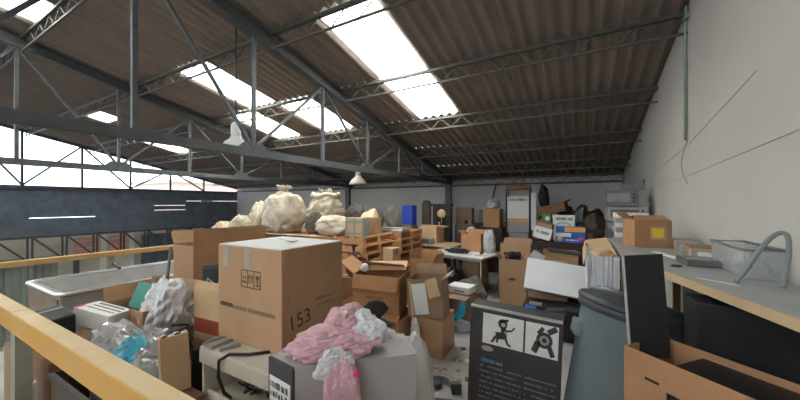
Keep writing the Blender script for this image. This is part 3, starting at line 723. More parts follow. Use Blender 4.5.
t = carton('display_carton', 'brown carton lying open with a white panel inside, middle pile', (-1.53, 3.40, .425), (R(0), R(-3), R(10)), (.40, .36, .42), 'cardboard_dull', {'b': (15, .12), 'r': (60, .10)})
part('white_panel', MB().box((-.05, -.187, .21), (.16, .006, .34), (0, R(-6), 0)), 'white_plastic', t, 'white foam panel')
part('torn_edge', MB().box((-.15, -.19, .21), (.03, .008, .38), (0, R(-4), 0)), 'cardboard_light', t)
part('loose_flap', MB().box((.10, -.20, .34), (.13, .006, .20), (R(-14), R(-18), 0)), 'cardboard_light', t)
bag('plastic_scrap', 'white film scrap hanging on the middle carton pile', (-1.58, 3.12, .22), (.12, .10, .24), 'bag_white', 52, crease=.2, amp=.25)
bag('maroon_bag', 'dark maroon bag with a grey top beside the pallets', (-2.72, 3.55, .70), (.32, .28, .36), 'maroon', 53, crease=.06, knot=(-.03, 0, .36, .05))
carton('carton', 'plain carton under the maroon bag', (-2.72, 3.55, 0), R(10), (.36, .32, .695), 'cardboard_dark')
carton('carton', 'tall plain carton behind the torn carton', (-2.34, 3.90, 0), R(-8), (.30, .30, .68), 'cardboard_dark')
t = carton('upright_carton', 'narrow upright carton in front of the pallet stack', (-2.34, 3.90, .685), R(-8), (.18, .18, .38), 'cardboard_light')
part('band', MB().bx(-.092, .092, -.092, .092, .0, .16), 'cardboard_dull', t)
carton('carton', 'plain carton below the orange carton at the table', (-1.96, 4.25, 0), R(-4), (.40, .34, .50), 'cardboard_dull')
t = carton('open_carton', 'orange open carton standing in front of the white table', (-1.96, 4.25, .505), R(-4), (.38, .30, .40), 'cardboard_orange', {'l': (10, .1), 'b': (5, .1), 'r': (25, .09)})
part('printed_mark', MB().bx(-.17, -.10, -.1525, -.1505, .04, .09), 'ink', t)

# ================================================================== PALLETS AND SACKS
def pallet_meshes():
    top = MB(); L, Wd = 1.0, 1.2
    deck = []
    for k in range(7): deck.append(MB().bx(-Wd / 2 + k * .184, -Wd / 2 + k * .184 + .096, -L / 2, L / 2, .118, .138).mesh('deck_board', 'pallet_wood'))
    bot = [MB().bx(-Wd / 2 + k * .552, -Wd / 2 + k * .552 + .096, -L / 2, L / 2, 0, .018).mesh('base_board', 'pallet_wood') for k in range(3)]
    st = [MB().bx(-Wd / 2, Wd / 2, yy - .04, yy + .04, .018, .118).mesh('stringer', 'pallet_wood') for yy in (-.46, 0, .46)]
    return [('deck_board', m_) for m_ in deck] + [('base_board', m_) for m_ in bot] + [('stringer', m_) for m_ in st]
PM = pallet_meshes()
ordn = ['bottom', 'second', 'third', 'fourth', 'fifth', 'sixth', 'seventh', 'topmost']
for (sx, sy, nm, n0) in ((-3.74, 4.81, 'stack nearest the middle cartons', 0), (-3.70, 5.95, 'stack behind the nearest one', 0), (-5.05, 4.55, 'stack under the big sack', 0), (-5.0, 5.75, 'rear left stack', 0)):
    for i in range(n0, 8):
        rr = random.Random(int(sx * 100) + i)
        t = thing('wooden_pallet', 'reddish wooden pallet, %s of the %s' % (ordn[i], nm), 'pallet', (sx + rr.uniform(-.02, .02), sy + rr.uniform(-.02, .02), i * .1405), R(rr.uniform(-1.2, 1.2)), 'stacked wooden pallets')
        for nm2, me in PM: link(nm2, me, t)
PT = 8 * .1405
def sack(label, loc, size, seed, m='sack', rot=0, knot=True):
    t = thing('bulk_sack', label, 'sack', loc, rot, 'bulk sacks on the pallets')
    part('sack_body', MB().blob(size, seed, amp=.11, freq=1.7, crease=.05, sub=5, flat=.7), m, t)
    if knot:
        k = MB(); kr = size[0] * .11; n = 18; rr = random.Random(seed)
        k.lathe([(kr * 1.5, -kr * 1.2), (kr * .9, -kr * .4), (kr * .7, 0), (kr * 1.1, kr * .7), (kr * 1.5, kr * 1.2), (kr * 1.0, kr * .9), (kr * .3, kr * .1)], n)
        k.v = [(x + rr.uniform(-.3, .3) * kr, y + rr.uniform(-.3, .3) * kr, z + rr.uniform(-.4, .4) * kr + size[2] * .97) for x, y, z in k.v]
        part('gathered_neck', k, m, t)
        part('tie', MB().lathe([(kr * .8, size[2] * .955), (kr * .86, size[2] * .965), (kr * .8, size[2] * .975)], 14), 'sack_tan', t)
    return t
sack('biggest cream bulk sack, tied on top, left of the others', (-5.12, 4.38, PT), (.86, .80, .82), 61)
sack('upright cream bulk sack with a folded rim, in the middle', (-4.92, 5.35, PT), (.88, .70, .78), 62)
part('rolled_rim', MB().tube([(.30 * math.cos(R(20 * k)) + .02 * math.sin(k * 2.3), .26 * math.sin(R(20 * k)), .74 + .03 * math.sin(k * 1.7)) for k in range(19)], .05, 8), 'sack', bpy.data.objects['bulk_sack.001'])
sack('cream sack lying flat at the front of the pallets', (-3.93, 4.50, PT), (.70, .50, .36), 63, rot=R(20), knot=False)
sack('small cream sack left of the biggest one', (-5.86, 4.42, 1.01), (.40, .5, .74), 64, knot=False)
sack('squat tan sack between the two big ones', (-4.45, 4.55, PT), (.36, .40, .42), 65, 'sack_grey', knot=False)
bag('cloth_heap', 'low crumpled cream cloth heap left of the sacks', (-5.98, 3.66, 1.01), (.46, .40, .38), 'sack_tan', 66, crease=.16, amp=.2, cat='cloth')
bag('cloth_heap', 'flat cream cloth heap in front of the small sack', (-5.52, 3.70, 1.01), (.50, .42, .46), 'sack', 67, crease=.16, amp=.2, cat='cloth')
carton('carton', 'wide carton under the cream cloth heaps', (-5.70, 3.72, 0), 0, (1.0, .46, 1.005), 'cardboard_orange')
carton('carton', 'dark carton under the small cream sack', (-5.88, 4.42, 0), 0, (.36, .5, 1.005), 'cardboard_dark')
solo('cardboard_sheet', MB().box((0, 0, .004), (1.5, .34, .008), (R(-3), 0, 0)), 'cardboard_dull', 'long brown cardboard sheet at the front edge of the pallets below the sacks', 'sheet', (-4.55, 3.98, PT + .01), R(4))
t = thing('framed_crate', 'small tan crate with green grey straps on the pallets', 'crate', (-3.37, 4.47, PT), R(12))
part('body', MB().bx(-.16, .16, -.13, .13, 0, .32, .005), 'cardboard_light', t)
for dx in (-.15, 0, .15): part('strap', MB().bx(dx - .018, dx + .018, -.137, .137, 0, .325), 'green_grey_sheet', t)
part('band', MB().bx(-.165, .165, -.139, .139, .04, .075).bx(-.165, .165, -.139, .139, .24, .275), 'green_grey_sheet', t)
carton('carton', 'small brown carton beside the strapped crate', (-3.38, 4.88, PT), R(5), (.30, .24, .31), 'cardboard')
bag('plastic_bag', 'tan crumpled bag behind the strapped crate', (-3.72, 5.30, PT), (.50, .40, .44), 'sack_tan', 68, crease=.12)
bag('plastic_bag', 'dark grey bag behind the tan bag on the pallets', (-4.05, 6.05, PT), (.42, .45, .50), 'sack_grey', 69, crease=.1)
bag('plastic_bag', 'grey rounded bag at the end of the rear pallets', (-3.62, 6.12, PT), (.42, .40, .50), 'sack_grey', 70, crease=.06)
bag('plastic_bag', 'dark bag far behind the upright sack', (-4.65, 6.05, PT), (.6, .4, .62), 'sack_grey', 71, crease=.1)
for k in range(3): solo('stacked_tray', MB().box((0, 0, .012), (.50, .36, .022), bev=.003), 'light_metal' if k != 1 else 'paper_white',
    ['pale flat tray, lowest of three on the rear pallets', 'white flat tray, middle of three on the rear pallets', 'pale flat tray, top of three on the rear pallets'][k], 'tray', (-3.33, 5.68, PT + .024 * k), R(4 * k))

# ================================================================== TABLES AND BACK AREA
def table(name, label, loc, rz, w_, d_, h_, m):
    t = thing(name, label, 'table', loc, rz)
    part('table_top', MB().bx(-w_ / 2, w_ / 2, -d_ / 2, d_ / 2, h_ - .035, h_, .012), m, t)
    for ya in (-d_ / 2 + .06, d_ / 2 - .06): part('apron', MB().bx(-w_ / 2 + .06, w_ / 2 - .06, ya - .01, ya + .01, h_ - .09, h_ - .035), 'steel_leg', t)
    for sx in (-1, 1):
        for sy in (-1, 1):
            x_, y_ = sx * (w_ / 2 - .07), sy * (d_ / 2 - .07)
            part('leg', MB().tube([(x_, y_, 0), (x_, y_, h_ - .035)], .018, 8), 'steel_leg', t)
    return t
table('folding_table', 'white topped table with thin steel legs in the middle', (-1.96, 6.03, 0), R(-13), 1.2, .85, .75, 'table_white')
table('folding_table', 'table covered with a cardboard sheet, left of the white table', (-3.03, 7.0, 0), R(-8), 1.0, .8, .75, 'table_white')
solo('cardboard_sheet', MB().box((0, 0, .004), (1.15, .9, .007)), 'board_tan', 'large flat cardboard sheet on the left table', 'sheet', (-2.93, 6.90, .752), R(-10))
solo('cable_coil', MB().tube([((.20 + .05 * math.sin(k * .9)) * math.cos(k * .55), (.11 + .03 * math.cos(k * 1.3)) * math.sin(k * .55), .012 + .0016 * k) for k in range(40)], .012, 6), 'cable', 'coil of black cable on the white table', 'cable', (-2.05, 5.80, .752))
t = thing('desk_phone', 'small white and black gadget at the corner of the white table', 'gadget', (-1.62, 5.72, .752), R(20))
part('base', MB().box((0, 0, .02), (.16, .12, .04), bev=.01), 'white_plastic', t)
part('handset', MB().box((.06, 0, .05), (.06, .15, .03), bev=.01), 'black_plastic', t)
t = thing('grey_device', 'grey flat metal device on the cardboard sheet', 'device', (-3.10, 6.68, .762), R(-6))
part('case', MB().box((0, 0, .07), (.34, .22, .14), bev=.012), 'light_metal', t)
part('front_panel', MB().box((0, -.112, .07), (.30, .004, .09)), 'grey_metal', t)
carton('open_carton', 'tan carton with an open flap on the left table', (-3.12, 7.08, .762), R(-10), (.46, .34, .40), 'cardboard_light', {'r': (100, .16), 'f': (-80, .1), 'b': (-85, .1)})
solo('blue_box', MB().box((0, 0, .24), (.30, .22, .48), bev=.006), 'blue_card', 'bright blue upright box behind the rear pallets', 'box', (-3.76, 7.12, 1.16), R(-6))
carton('carton', 'plain carton under the bright blue box', (-3.76, 7.12, 0), R(-6), (.34, .26, 1.155), 'cardboard_dull')
# clock
t = thing('longcase_clock', 'dark wooden longcase clock with a gilded face', 'clock', (-3.22, 8.0, 0), R(10))
part('case', MB().bx(-.24, .24, -.13, .13, 0, 1.62, .008), 'clock_wood', t)
part('cornice', MB().bx(-.27, .27, -.16, .16, 1.62, 1.68), 'clock_wood', t)
part('door_frame', MB().bx(-.19, -.13, -.145, -.13, .7, 1.58).bx(.13, .19, -.145, -.13, .7, 1.58).bx(-.13, .13, -.145, -.13, 1.54, 1.58).bx(-.13, .13, -.145, -.13, .7, .74), 'clock_wood', t)
part('glass', MB().bx(-.13, .13, -.136, -.131, .74, 1.54), 'glass_dark', t)
part('dial', MB().lathe([(.115, 0), (.115, .012), (.09, .016), (0, .016)], 28, Matrix.Translation((0, -.137, 1.42)) @ Matrix.Rotation(R(90), 4, 'X')), 'gold', t)
part('pendulum', MB().bx(-.006, .006, -.142, -.138, .95, 1.35).lathe([(.05, 0), (.05, .01), (0, .014)], 20, Matrix.Translation((0, -.138, .95)) @ Matrix.Rotation(R(90), 4, 'X')), 'gold', t)
part('weight', MB().lathe([(.02, 1.0), (.02, 1.2)], 12, Matrix.Translation((-.06, -.145, 0))), 'gold', t)
t = thing('dark_mirror', 'tall dark round topped board beside the clock', 'board', (-3.78, 8.2, 0), R(8))
poly = [(-.13, 0), (.13, 0), (.13, 1.65)] + [(.13 * math.cos(R(a)), 1.65 + .13 * math.sin(R(a))) for a in range(15, 180, 15)] + [(-.13, 1.65)]
part('frame', MB().prism(poly, -.03, .03, Matrix.Rotation(R(90), 4, 'X')), 'clock_wood', t)
part('inset', MB().prism([(x * .75, .1 + z * .92) for x, z in poly], .03, .036, Matrix.Rotation(R(90), 4, 'X')), 'leather', t)
# behind the tables along the back wall
def cabinet(name, label, loc, rz, w_, d_, h_, m, nd=2, mh='grey_metal', cat='cabinet'):
    t = thing(name, label, cat, loc, rz)
    part('body', MB().bx(-w_ / 2, w_ / 2, -d_ / 2, d_ / 2, 0, h_, .006), m, t)
    for k in range(nd):
        a = -w_ / 2 + .02 + k * (w_ - .04) / nd; b = a + (w_ - .04) / nd - .012
        dr = part('door', MB().bx(a, b, -d_ / 2 - .016, -d_ / 2, .05, h_ - .04), m, t)
        part('handle', MB().bx((b - .05 if k == 0 else a + .03), (b - .03 if k == 0 else a + .05), -d_ / 2 - .035, -d_ / 2 - .016, h_ * .5, h_ * .5 + .1), mh, dr)
    return t
cabinet('low_cabinet', 'dark brown low cabinet along the back wall', (-2.3, 9.1, 0), 0, 1.5, .6, .92, 'clock_wood', 3)
t = carton('printed_carton', 'greyish beige carton with a dark figure print on the back cabinet', (-2.93, 9.0, .925), R(6), (.46, .30, .64), 'cardboard_dull')
part('body_print', MB().blob((.10, .012, .17), 75, amp=.1, crease=0, flat=.9, M=Matrix.Translation((.08, -.151, .12))), 'ink_black', t)
part('tag_print', MB().bx(.13, .16, -.1525, -.151, .16, .28), 'gold', t)
for k, xx in enumerate((-2.45, -2.10)): solo('grey_board', MB().box((0, 0, .29), (.30, .05, .58), (R(-5), 0, 0), .004), 'grey_plastic', ['grey board leaning at the back wall right of the beige carton', 'second grey board leaning at the back wall, nearer the rack'][k], 'board', (xx, 9.28, .925))
t = thing('armchair', 'worn brown leather armchair between clock and table', 'chair', (-2.62, 7.98, 0), R(12))
part('seat', MB().box((0, -.05, .40), (.52, .50, .18), bev=.05), 'leather', t)
part('backrest', MB().box((0, .20, .82), (.52, .16, .66), (R(-8), 0, 0), .06), 'leather', t)
for s_ in (-1, 1):
    part('armrest', MB().box((s_ * .29, -.02, .52), (.10, .52, .20), bev=.04), 'leather', t)
    for yy in (-.24, .20): part('leg', MB().bx(s_ * .24 - .025, s_ * .24 + .025, yy - .025, yy + .025, 0, .32), 'clock_wood', t)
t = carton('open_carton', 'orange brown carton with dark things on the rear of the white table', (-1.86, 6.28, .752), R(-10), (.42, .26, .34), 'cardboard_orange', {'b': (10, .08), 'l': (60, .1)})
bag('plastic_bag', 'clear crumpled plastic bag standing on the white table', (-1.50, 6.16, .752), (.24, .26, .42), 'bag_clear', 76, crease=.16, amp=.2, rot=R(30))
solo('wooden_pole', MB().tube([(-2.32, 8.85, .95), (-2.26, 9.92, 2.26)], .022, 8), 'clock_wood', 'dark wooden pole leaning against the back wall', 'pole')
carton('carton', 'red brown carton stacked on the back shelf beside the rack', (-1.92, 8.15, 1.10), R(-4), (.40, .32, .46), 'cardboard_orange')
cabinet('low_cabinet', 'dark cabinet below the red brown carton', (-1.95, 8.2, 0), R(-2), .6, .5, 1.09, 'clock_wood', 2)
bag('plastic_bag', 'dusty clear bag on top of the red brown carton', (-1.92, 8.16, 1.562), (.34, .28, .26), 'bag_grey', 77, crease=.12)
# metal display rack
t = thing('display_rack', 'tall dark metal rack with white printed boards and wire shelves', 'rack', (-1.36, 8.45, 0), R(4))
rw, rd, rh = .27, .20, 2.08
for sx in (-1, 1):
    for sy in (-1, 1): part('upright', MB().bx(sx * rw - .018, sx * rw + .018, sy * rd - .018, sy * rd + .018, 0, rh), 'black_plastic', t)
for zz in (.55, .80, 1.06, 1.30, 1.72): part('shelf', MB().bx(-rw, rw, -rd, rd, zz, zz + .015), 'steel_leg', t)
part('header', MB().bx(-rw - .01, rw + .01, -rd - .02, rd + .02, rh - .05, rh + .05), 'cardboard_dark', t)
p_ = part('printed_board', MB().bx(-rw + .03, rw - .03, -rd - .012, -rd - .002, 1.32, 1.86), 'paper_white', t)
part('printed_title', marks(MB(), -rw + .06, rw - .06, -rd - .0125, 1.75, .07, 12, .004), 'ink', p_)
part('printed_board', MB().bx(-rw + .03, rw - .03, -rd - .012, -rd - .002, .98, 1.24), 'grey_card', t)
part('printed_board', MB().bx(-rw + .03, rw - .03, -rd - .012, -rd - .002, 1.245, 1.30), 'orange_print', t)
part('side_board', MB().bx(rw + .03, rw + .14, -rd - .02, -rd, 1.05, 1.95), 'paper_white', t)
for sx in (-.10, .10): part('wire_handle', MB().tube([(sx - .03, 0, rh + .05), (sx - .02, 0, rh + .25), (sx + .03, 0, rh + .24), (sx + .03, 0, rh + .05)], .012, 6), 'cardboard_dark', t)
for zz in (.60, .85): solo('steel_basket', MB().bx(-.22, .22, -.16, .16, 0, .14).bx(-.23, .23, -.17, .17, .13, .15), 'light_metal', ['grey steel basket on the lowest rack shelf', 'grey steel basket on the second rack shelf'][zz > .7], 'basket', (-1.36, 8.45, zz - .033), R(4))
bag('dark_cloth', 'dark cloth bundle hanging at the back of the rack top', (-.80, 8.66, 1.55), (.26, .3, .66), 'bag_black', 78, crease=.08, cat='cloth')
carton('carton', 'brown carton under the dark cloth bundle', (-.77, 8.72, 0), 0, (.26, .40, 1.545), 'cardboard_dark')

# tall carton in the middle and the one behind it
carton('carton', 'wide tan carton behind the tall slim carton', (-1.0, 5.98, 0), R(2), (.50, .34, .99), 'cardboard', {'b': (5, .07)})
carton('tall_carton', 'tall slim carton with a hand hole and black leads sticking out', (-.93, 5.24, 0), R(8), (.38, .32, .84), 'cardboard', {'l': (35, .09), 'r': (20, .10), 'b': (15, .08)}, hole=True)
rr = random.Random(15)
tg = thing('lead_bundle', 'bunch of black leads sticking out of the tall slim carton', 'cables')
for k in range(6):
    pts = [(-.93 + rr.uniform(-.13, .13), 5.24 + rr.uniform(-.09, .09), .77 + .16 * abs(math.sin(i * .8 + k))) for i in range(7)]
    part('lead', MB().tube(pts, .014, 6), 'cable', tg)
bag('rubbish_bag', 'black plastic bundle in the mouth of the tall slim carton', (-.93, 5.24, .64), (.28, .22, .24), 'bag_black', 79, crease=.12)
# things under and before the white table
bag('sand_bag', 'grey brown slumped bag on the floor under the white table', (-1.62, 5.10, 0), (.55, .45, .50), 'sack_grey', 80, crease=.06)
bag('rubbish_bag', 'black bag on the floor beneath the white table', (-2.15, 5.75, 0), (.6, .5, .55), 'bag_black', 81, crease=.1)
carton('carton', 'brown carton on the floor under the right end of the white table', (-1.78, 6.12, 0), R(-13), (.34, .4, .60), 'cardboard_dull')
t = thing('white_appliance', 'small white flat appliance in front of the table', 'appliance', (-1.50, 4.46, .42), R(-6))
part('case', MB().box((0, 0, .05), (.34, .26, .10), bev=.012), 'white_plastic', t)
part('buttons', MB().bx(-.05, .10, -.133, -.129, .03, .05), 'grey_plastic', t)
carton('carton', 'low carton under the small white appliance', (-1.50, 4.46, 0), R(-6), (.42, .34, .415), 'cardboard_dull', {'f': (100, .14)})
# blue handle
t = thing('blue_handle', 'bent turquoise plastic handle lying before the pile', 'clamp', (-1.44, 3.95, .0), R(0))
poly = [(-.18, .22), (-.02, .23), (.06, .30), (.07, .42), (.13, .42), (.14, .27), (.03, .16), (-.17, .15)]
part('grip', MB().prism(poly, -.03, .03, Matrix.Rotation(R(78), 4, 'X')), 'blue_plastic', t)
for k in range(3): part('hole', MB().lathe([(.012, -.033), (.012, .033)], 10, Matrix.Rotation(R(78), 4, 'X') @ Matrix.Translation((-.12 + .07 * k, .19, 0))), 'ink_black', t)
bag('plastic_bag', 'grey crumpled bag under the turquoise handle', (-1.40, 4.12, 0), (.36, .24, .16), 'bag_grey', 83, crease=.12)
carton('carton', 'dark carton behind the white table carrying a pale helmet', (-2.22, 7.35, 0), R(-6), (.40, .34, 1.0), 'cardboard_dark')
t = thing('hard_hat', 'pale dusty helmet on the dark carton behind the table', 'helmet', (-2.22, 7.33, 1.001), R(20))
part('shell', MB().lathe([(.13, 0), (.135, .02), (.125, .07), (.09, .12), (.04, .145), (0, .15)], 20), 'sack', t)
part('brim', MB().lathe([(.10, -.0), (.165, .0), (.165, .008), (.10, .012)], 20), 'sack', t)
for k in range(4): solo('newspaper', MB().box((0, 0, .005), (.30, .22, .009)), ['paper_white', 'grey_card', 'paper_white', 'light_metal'][k], 'folded paper sheet on the left table, ' + ['lowest', 'second', 'third', 'uppermost'][k] + ' of the pile', 'paper', (-3.42, 6.80, .761 + .0098 * k), R(-20 + 11 * k), 'folded papers on the left table')
solo('tool_case', MB().box((0, 0, .11), (.40, .16, .22), bev=.02), 'dark_plastic', 'dark plastic tool case on the back cabinet near the column', 'case', (-2.42, 8.88, .925), R(-14))
solo('paint_bucket', MB().lathe([(.10, 0), (.105, .01), (.125, .24), (.132, .245), (.132, .26), (.0, .262)], 22), 'grey_plastic', 'grey paint bucket on the back cabinet beside the tool case', 'bucket', (-1.72, 8.98, .925))
# ---- maroon cabinet and goods on it
cabinet('low_cabinet', 'dark maroon cabinet behind the white panel, boxes on top', (-.26, 6.60, 0), 0, .88, .60, 1.0, 'maroon_dark', 2)
t = thing('blue_printed_box', 'blue printed box with orange and pink patches on the maroon cabinet', 'box', (-.17, 6.50, 1.001), R(-2))
part('body', MB().bx(-.24, .24, -.10, .10, 0, .27, .003), 'blue_print', t)
part('orange_patch', MB().bx(-.08, .24, -.1018, -.100, .19, .268), 'orange_print', t)
part('white_patch', MB().bx(-.22, .02, -.1016, -.100, .10, .165), 'paper_white', t)
part('pink_patch', MB().lathe([(.045, 0), (.045, .0018), (0, .0018)], 18, Matrix.Translation((.18, -.1002, .06)) @ Matrix.Rotation(R(90), 4, 'X')), 'pink_print', t)
part('printed_line', marks(MB(), -.06, .12, -.1002, .03, .03, 21, .004), 'paper_white', t)
part('cream_print', MB().lathe([(.05, 0), (.05, .0018), (0, .0018)], 18, Matrix.Translation((-.15, -.1002, .055)) @ Matrix.Rotation(R(90), 4, 'X')), 'sack', t)
part('white_edge', MB().bx(-.243, -.222, -.1018, .1, 0, .27), 'paper_white', t)
t = thing('white_printed_box', 'white box with bold grey lettering standing behind the blue box', 'box', (-.28, 6.80, 1.001), R(-3))
part('body', MB().bx(-.18, .18, -.10, .10, 0, .47, .003), 'paper_white', t)
part('bold_lettering', marks(MB(), -.15, .15, -.1002, .375, .06, 22, .006), 'ink', t)
part('printed_arc', MB().tube([(.12 * math.cos(R(a)), -.101, .28 + .05 * math.sin(R(a))) for a in range(0, 181, 20)], .008, 5), 'green_grey_sheet', t)
t = carton('leaning_carton', 'white fronted carton leaning sideways on the maroon cabinet', (-.63, 6.46, 1.045), (0, R(14), R(-4)), (.25, .24, .30), 'cardboard', {'f': (60, .08), 'l': (30, .06)})
part('white_front', MB().bx(-.15, .15, -.1225, -.1205, .01, .22), 'paper_white', t)
part('printed_line', marks(MB(), -.10, .11, -.1226, .10, .05, 23, .004), 'ink', t)
t = thing('green_printed_box', 'small green printed box behind the leaning carton', 'box', (-.60, 6.80, 1.004), R(8))
part('body', MB().box((0, 0, .24), (.15, .10, .48), (0, R(6), 0), .003), 'green_print', t)
part('white_patch', MB().box((.03, -.052, .40), (.07, .003, .07), (0, R(6), 0)), 'paper_white', t)
carton('carton', 'flat brown carton at the right end of the maroon cabinet', (.135, 6.58, 1.001), R(0), (.08, .3, .17), 'cardboard_dark')
# dark heap and tilted carton behind
carton('carton', 'large dark carton under the black bags near the back corner', (-.08, 8.1, 0), 0, (1.04, .9, .995), 'cardboard_dark')
for k, (bx_, by_, bz_, s_) in enumerate(((-.42, 7.82, 1.0, .40), (-.02, 7.80, 1.0, .52), (.28, 8.2, 1.0, .46), (-.30, 8.34, 1.0, .48))):
    bag('rubbish_bag', ['black rubbish bag left below the tilted brown carton', 'biggest black rubbish bag at the front of the dark heap', 'black rubbish bag at the right of the dark heap', 'black rubbish bag at the rear of the dark heap'][k], (bx_, by_, bz_), (s_, s_ * .8, s_ * (1.3 if k else 1.1)), 'bag_black', 90 + k, crease=.09, group='black rubbish bags')
carton('tilted_carton', 'red brown carton tilted on top of the black bags', (-.52, 7.95, 1.47), (0, R(-14), R(-10)), (.56, .36, .20), 'cardboard_dark', {'r': (80, .1)})
# white panel, carton behind it
carton('open_carton', 'tan carton between the maroon cabinet and the white panel', (-.30, 5.65, .45), R(0), (.52, .34, .42), 'cardboard', {'b': (10, .07), 'l': (20, .08)})
solo('black_tray', MB().box((0, 0, .03), (.48, .05, .06), (0, R(5), 0), .015), 'dark_plastic', 'black plastic tray lying across the tan carton', 'tray', (-.24, 5.68, .90), R(-4))
cabinet('low_cabinet', 'dark box shaped cabinet under the tan carton', (-.30, 5.65, 0), 0, .8, .5, .445, 'maroon_dark', 2)
t = thing('white_panel_unit', 'white lidded appliance tilted toward the camera over dark parts', 'appliance', (-.30, 4.62, .50), (R(-24), R(6), R(4)))
part('lid', MB().box((0, -.03, .22), (.76, .05, .42), bev=.008), 'white_plastic', t)
part('rear_shell', MB().box((0, .06, .20), (.70, .14, .36), bev=.02), 'grey_plastic', t)
t = thing('black_machine', 'black machine base with blue tub under the white lid', 'machine', (-.32, 4.50, 0))
part('base', MB().bx(-.34, .34, -.12, .25, 0, .40, .02), 'black_plastic', t)
part('blue_tub', MB().box((-.24, -.16, .34), (.14, .10, .12), bev=.02), 'blue_print', t)
part('grey_foot', MB().box((.05, -.16, .36), (.22, .08, .10), (0, R(-12), 0), .02), 'dark_plastic', t)
part('white_bracket', MB().box((-.18, -.14, .43), (.14, .04, .03)), 'light_metal', t)
solo('grey_plate', MB().box((0, 0, .05), (.18, .02, .12), (R(-20), R(30), 0), .004), 'light_metal', 'small pale metal plate sticking up beside the white lid', 'plate', (-.56, 5.1, .865))
carton('carton', 'plain carton behind the white lid', (-.42, 5.12, 0), 0, (.5, .2, .86), 'cardboard_dull')

# ================================================================== BLACK PICTURE BOX
t = thing('black_carton', 'tall black carton with pictures of an exercise machine on white panels', 'box', (-.48, 2.66, 0.014), (0, R(2.2), R(0)))
W, D, Hh = .67, .20, .845
part('body', MB().bx(-W / 2, W / 2, -D / 2, D / 2, 0, Hh, .004), 'shoe_dark', t)
part('edge_tape', MB().bx(-W / 2, W / 2, -D / 2 - .0015, -D / 2 + .03, Hh - .012, Hh + .0015), 'alu', t, 'shiny tape along the top edge')
fy = -D / 2 - .001
Mf = Matrix.Translation((0, fy - .0014, 0)) @ Matrix.Rotation(R(90), 4, 'X')
def disc(mb, x, z, r, n=16): return mb.prism([(x + r * math.cos(2 * math.pi * k / n), z + r * math.sin(2 * math.pi * k / n)) for k in range(n)], 0, .001, Mf)
def stroke(mb, x0, z0, x1, z1, wd): return mb.bar((x0, fy - .0018, z0), (x1, fy - .0018, z1), .0012, wd, (0, 1, 0)) if False else mb.prism((lambda dx, dz, L: [(x0 - dz / L * wd / 2, z0 + dx / L * wd / 2), (x0 + dz / L * wd / 2, z0 - dx / L * wd / 2), (x1 + dz / L * wd / 2, z1 - dx / L * wd / 2), (x1 - dz / L * wd / 2, z1 + dx / L * wd / 2)])(x1 - x0, z1 - z0, math.hypot(x1 - x0, z1 - z0)), 0, .001, Mf)
def spart(name, mb, m, parent):
    mb.v = [(x * .93 - .008, y_, z - .012) for x, y_, z in mb.v]; return part(name, mb, m, parent)
p1 = spart('picture_panel', MB().bx(-.24, .09, fy - .0014, fy, .575, .815), 'paper_white', t)
p2 = spart('picture_panel', MB().bx(.105, .345, fy - .0014, fy, .575, .815), 'paper_white', t)
g = MB()
disc(g, -.075, .755, .038); stroke(g, -.10, .77, -.03, .79, .02); stroke(g, -.07, .73, -.06, .68, .045); stroke(g, -.06, .70, .0, .715, .016); stroke(g, .0, .715, .02, .745, .012)
stroke(g, -.13, .655, -.04, .665, .055); stroke(g, -.13, .65, -.155, .60, .02); stroke(g, -.11, .64, -.12, .60, .016); stroke(g, -.05, .65, -.03, .60, .02); stroke(g, -.03, .60, -.005, .595, .016); stroke(g, -.155, .60, -.17, .597, .014)
spart('machine_picture', g, 'shoe_dark', p1)
g = MB(); disc(g, -.07, .748, .017); stroke(g, -.055, .70, -.035, .675, .014); spart('machine_highlight', MB().add([(x, y_ - .0008, z) for x, y_, z in g.v], g.f), 'sack', p1)
g = MB(); disc(g, .245, .70, .06); stroke(g, .20, .68, .17, .60, .045); stroke(g, .27, .76, .33, .80, .04); stroke(g, .28, .66, .31, .59, .035); stroke(g, .20, .74, .235, .79, .03)
spart('machine_picture', g, 'shoe_dark', p2)
g = MB(); disc(g, .245, .70, .036); spart('machine_highlight', MB().add([(x, y_ - .0008, z) for x, y_, z in g.v], g.f), 'light_metal', p2)
g = MB(); disc(g, .245, .70, .018); spart('machine_hub', MB().add([(x, y_ - .0016, z) for x, y_, z in g.v], g.f), 'shoe_dark', p2)
spart('badge', MB().prism([(-.195 + .05 * math.cos(R(a)), .535 + .022 * math.sin(R(a))) for a in range(0, 360, 20)], 0, .001, Mf), 'grey_card', t)
spart('blue_lettering', marks(MB(), -.25, -.13, fy, .425, .03, 31, .004), 'teal_print', t)
spart('white_lettering', marks(MB(), -.12, -.05, fy, .425, .022, 32, .004), 'light_metal', t)
for j in range(9):
    z_ = .385 - .042 * j
    spart('text_line', marks(MB(), -.255, .085, fy, z_, .013, 40 + j, .0025), 'grey_plastic', t)
    spart('text_line', marks(MB(), .11, .34, fy, z_, .013, 60 + j, .0025), 'grey_plastic', t)
for zz in (.62, .40, .80): part('scuff', MB().bx(-W / 2 - .0012, -W / 2, -.07, .05, zz, zz + .03), 'grey_card', t)

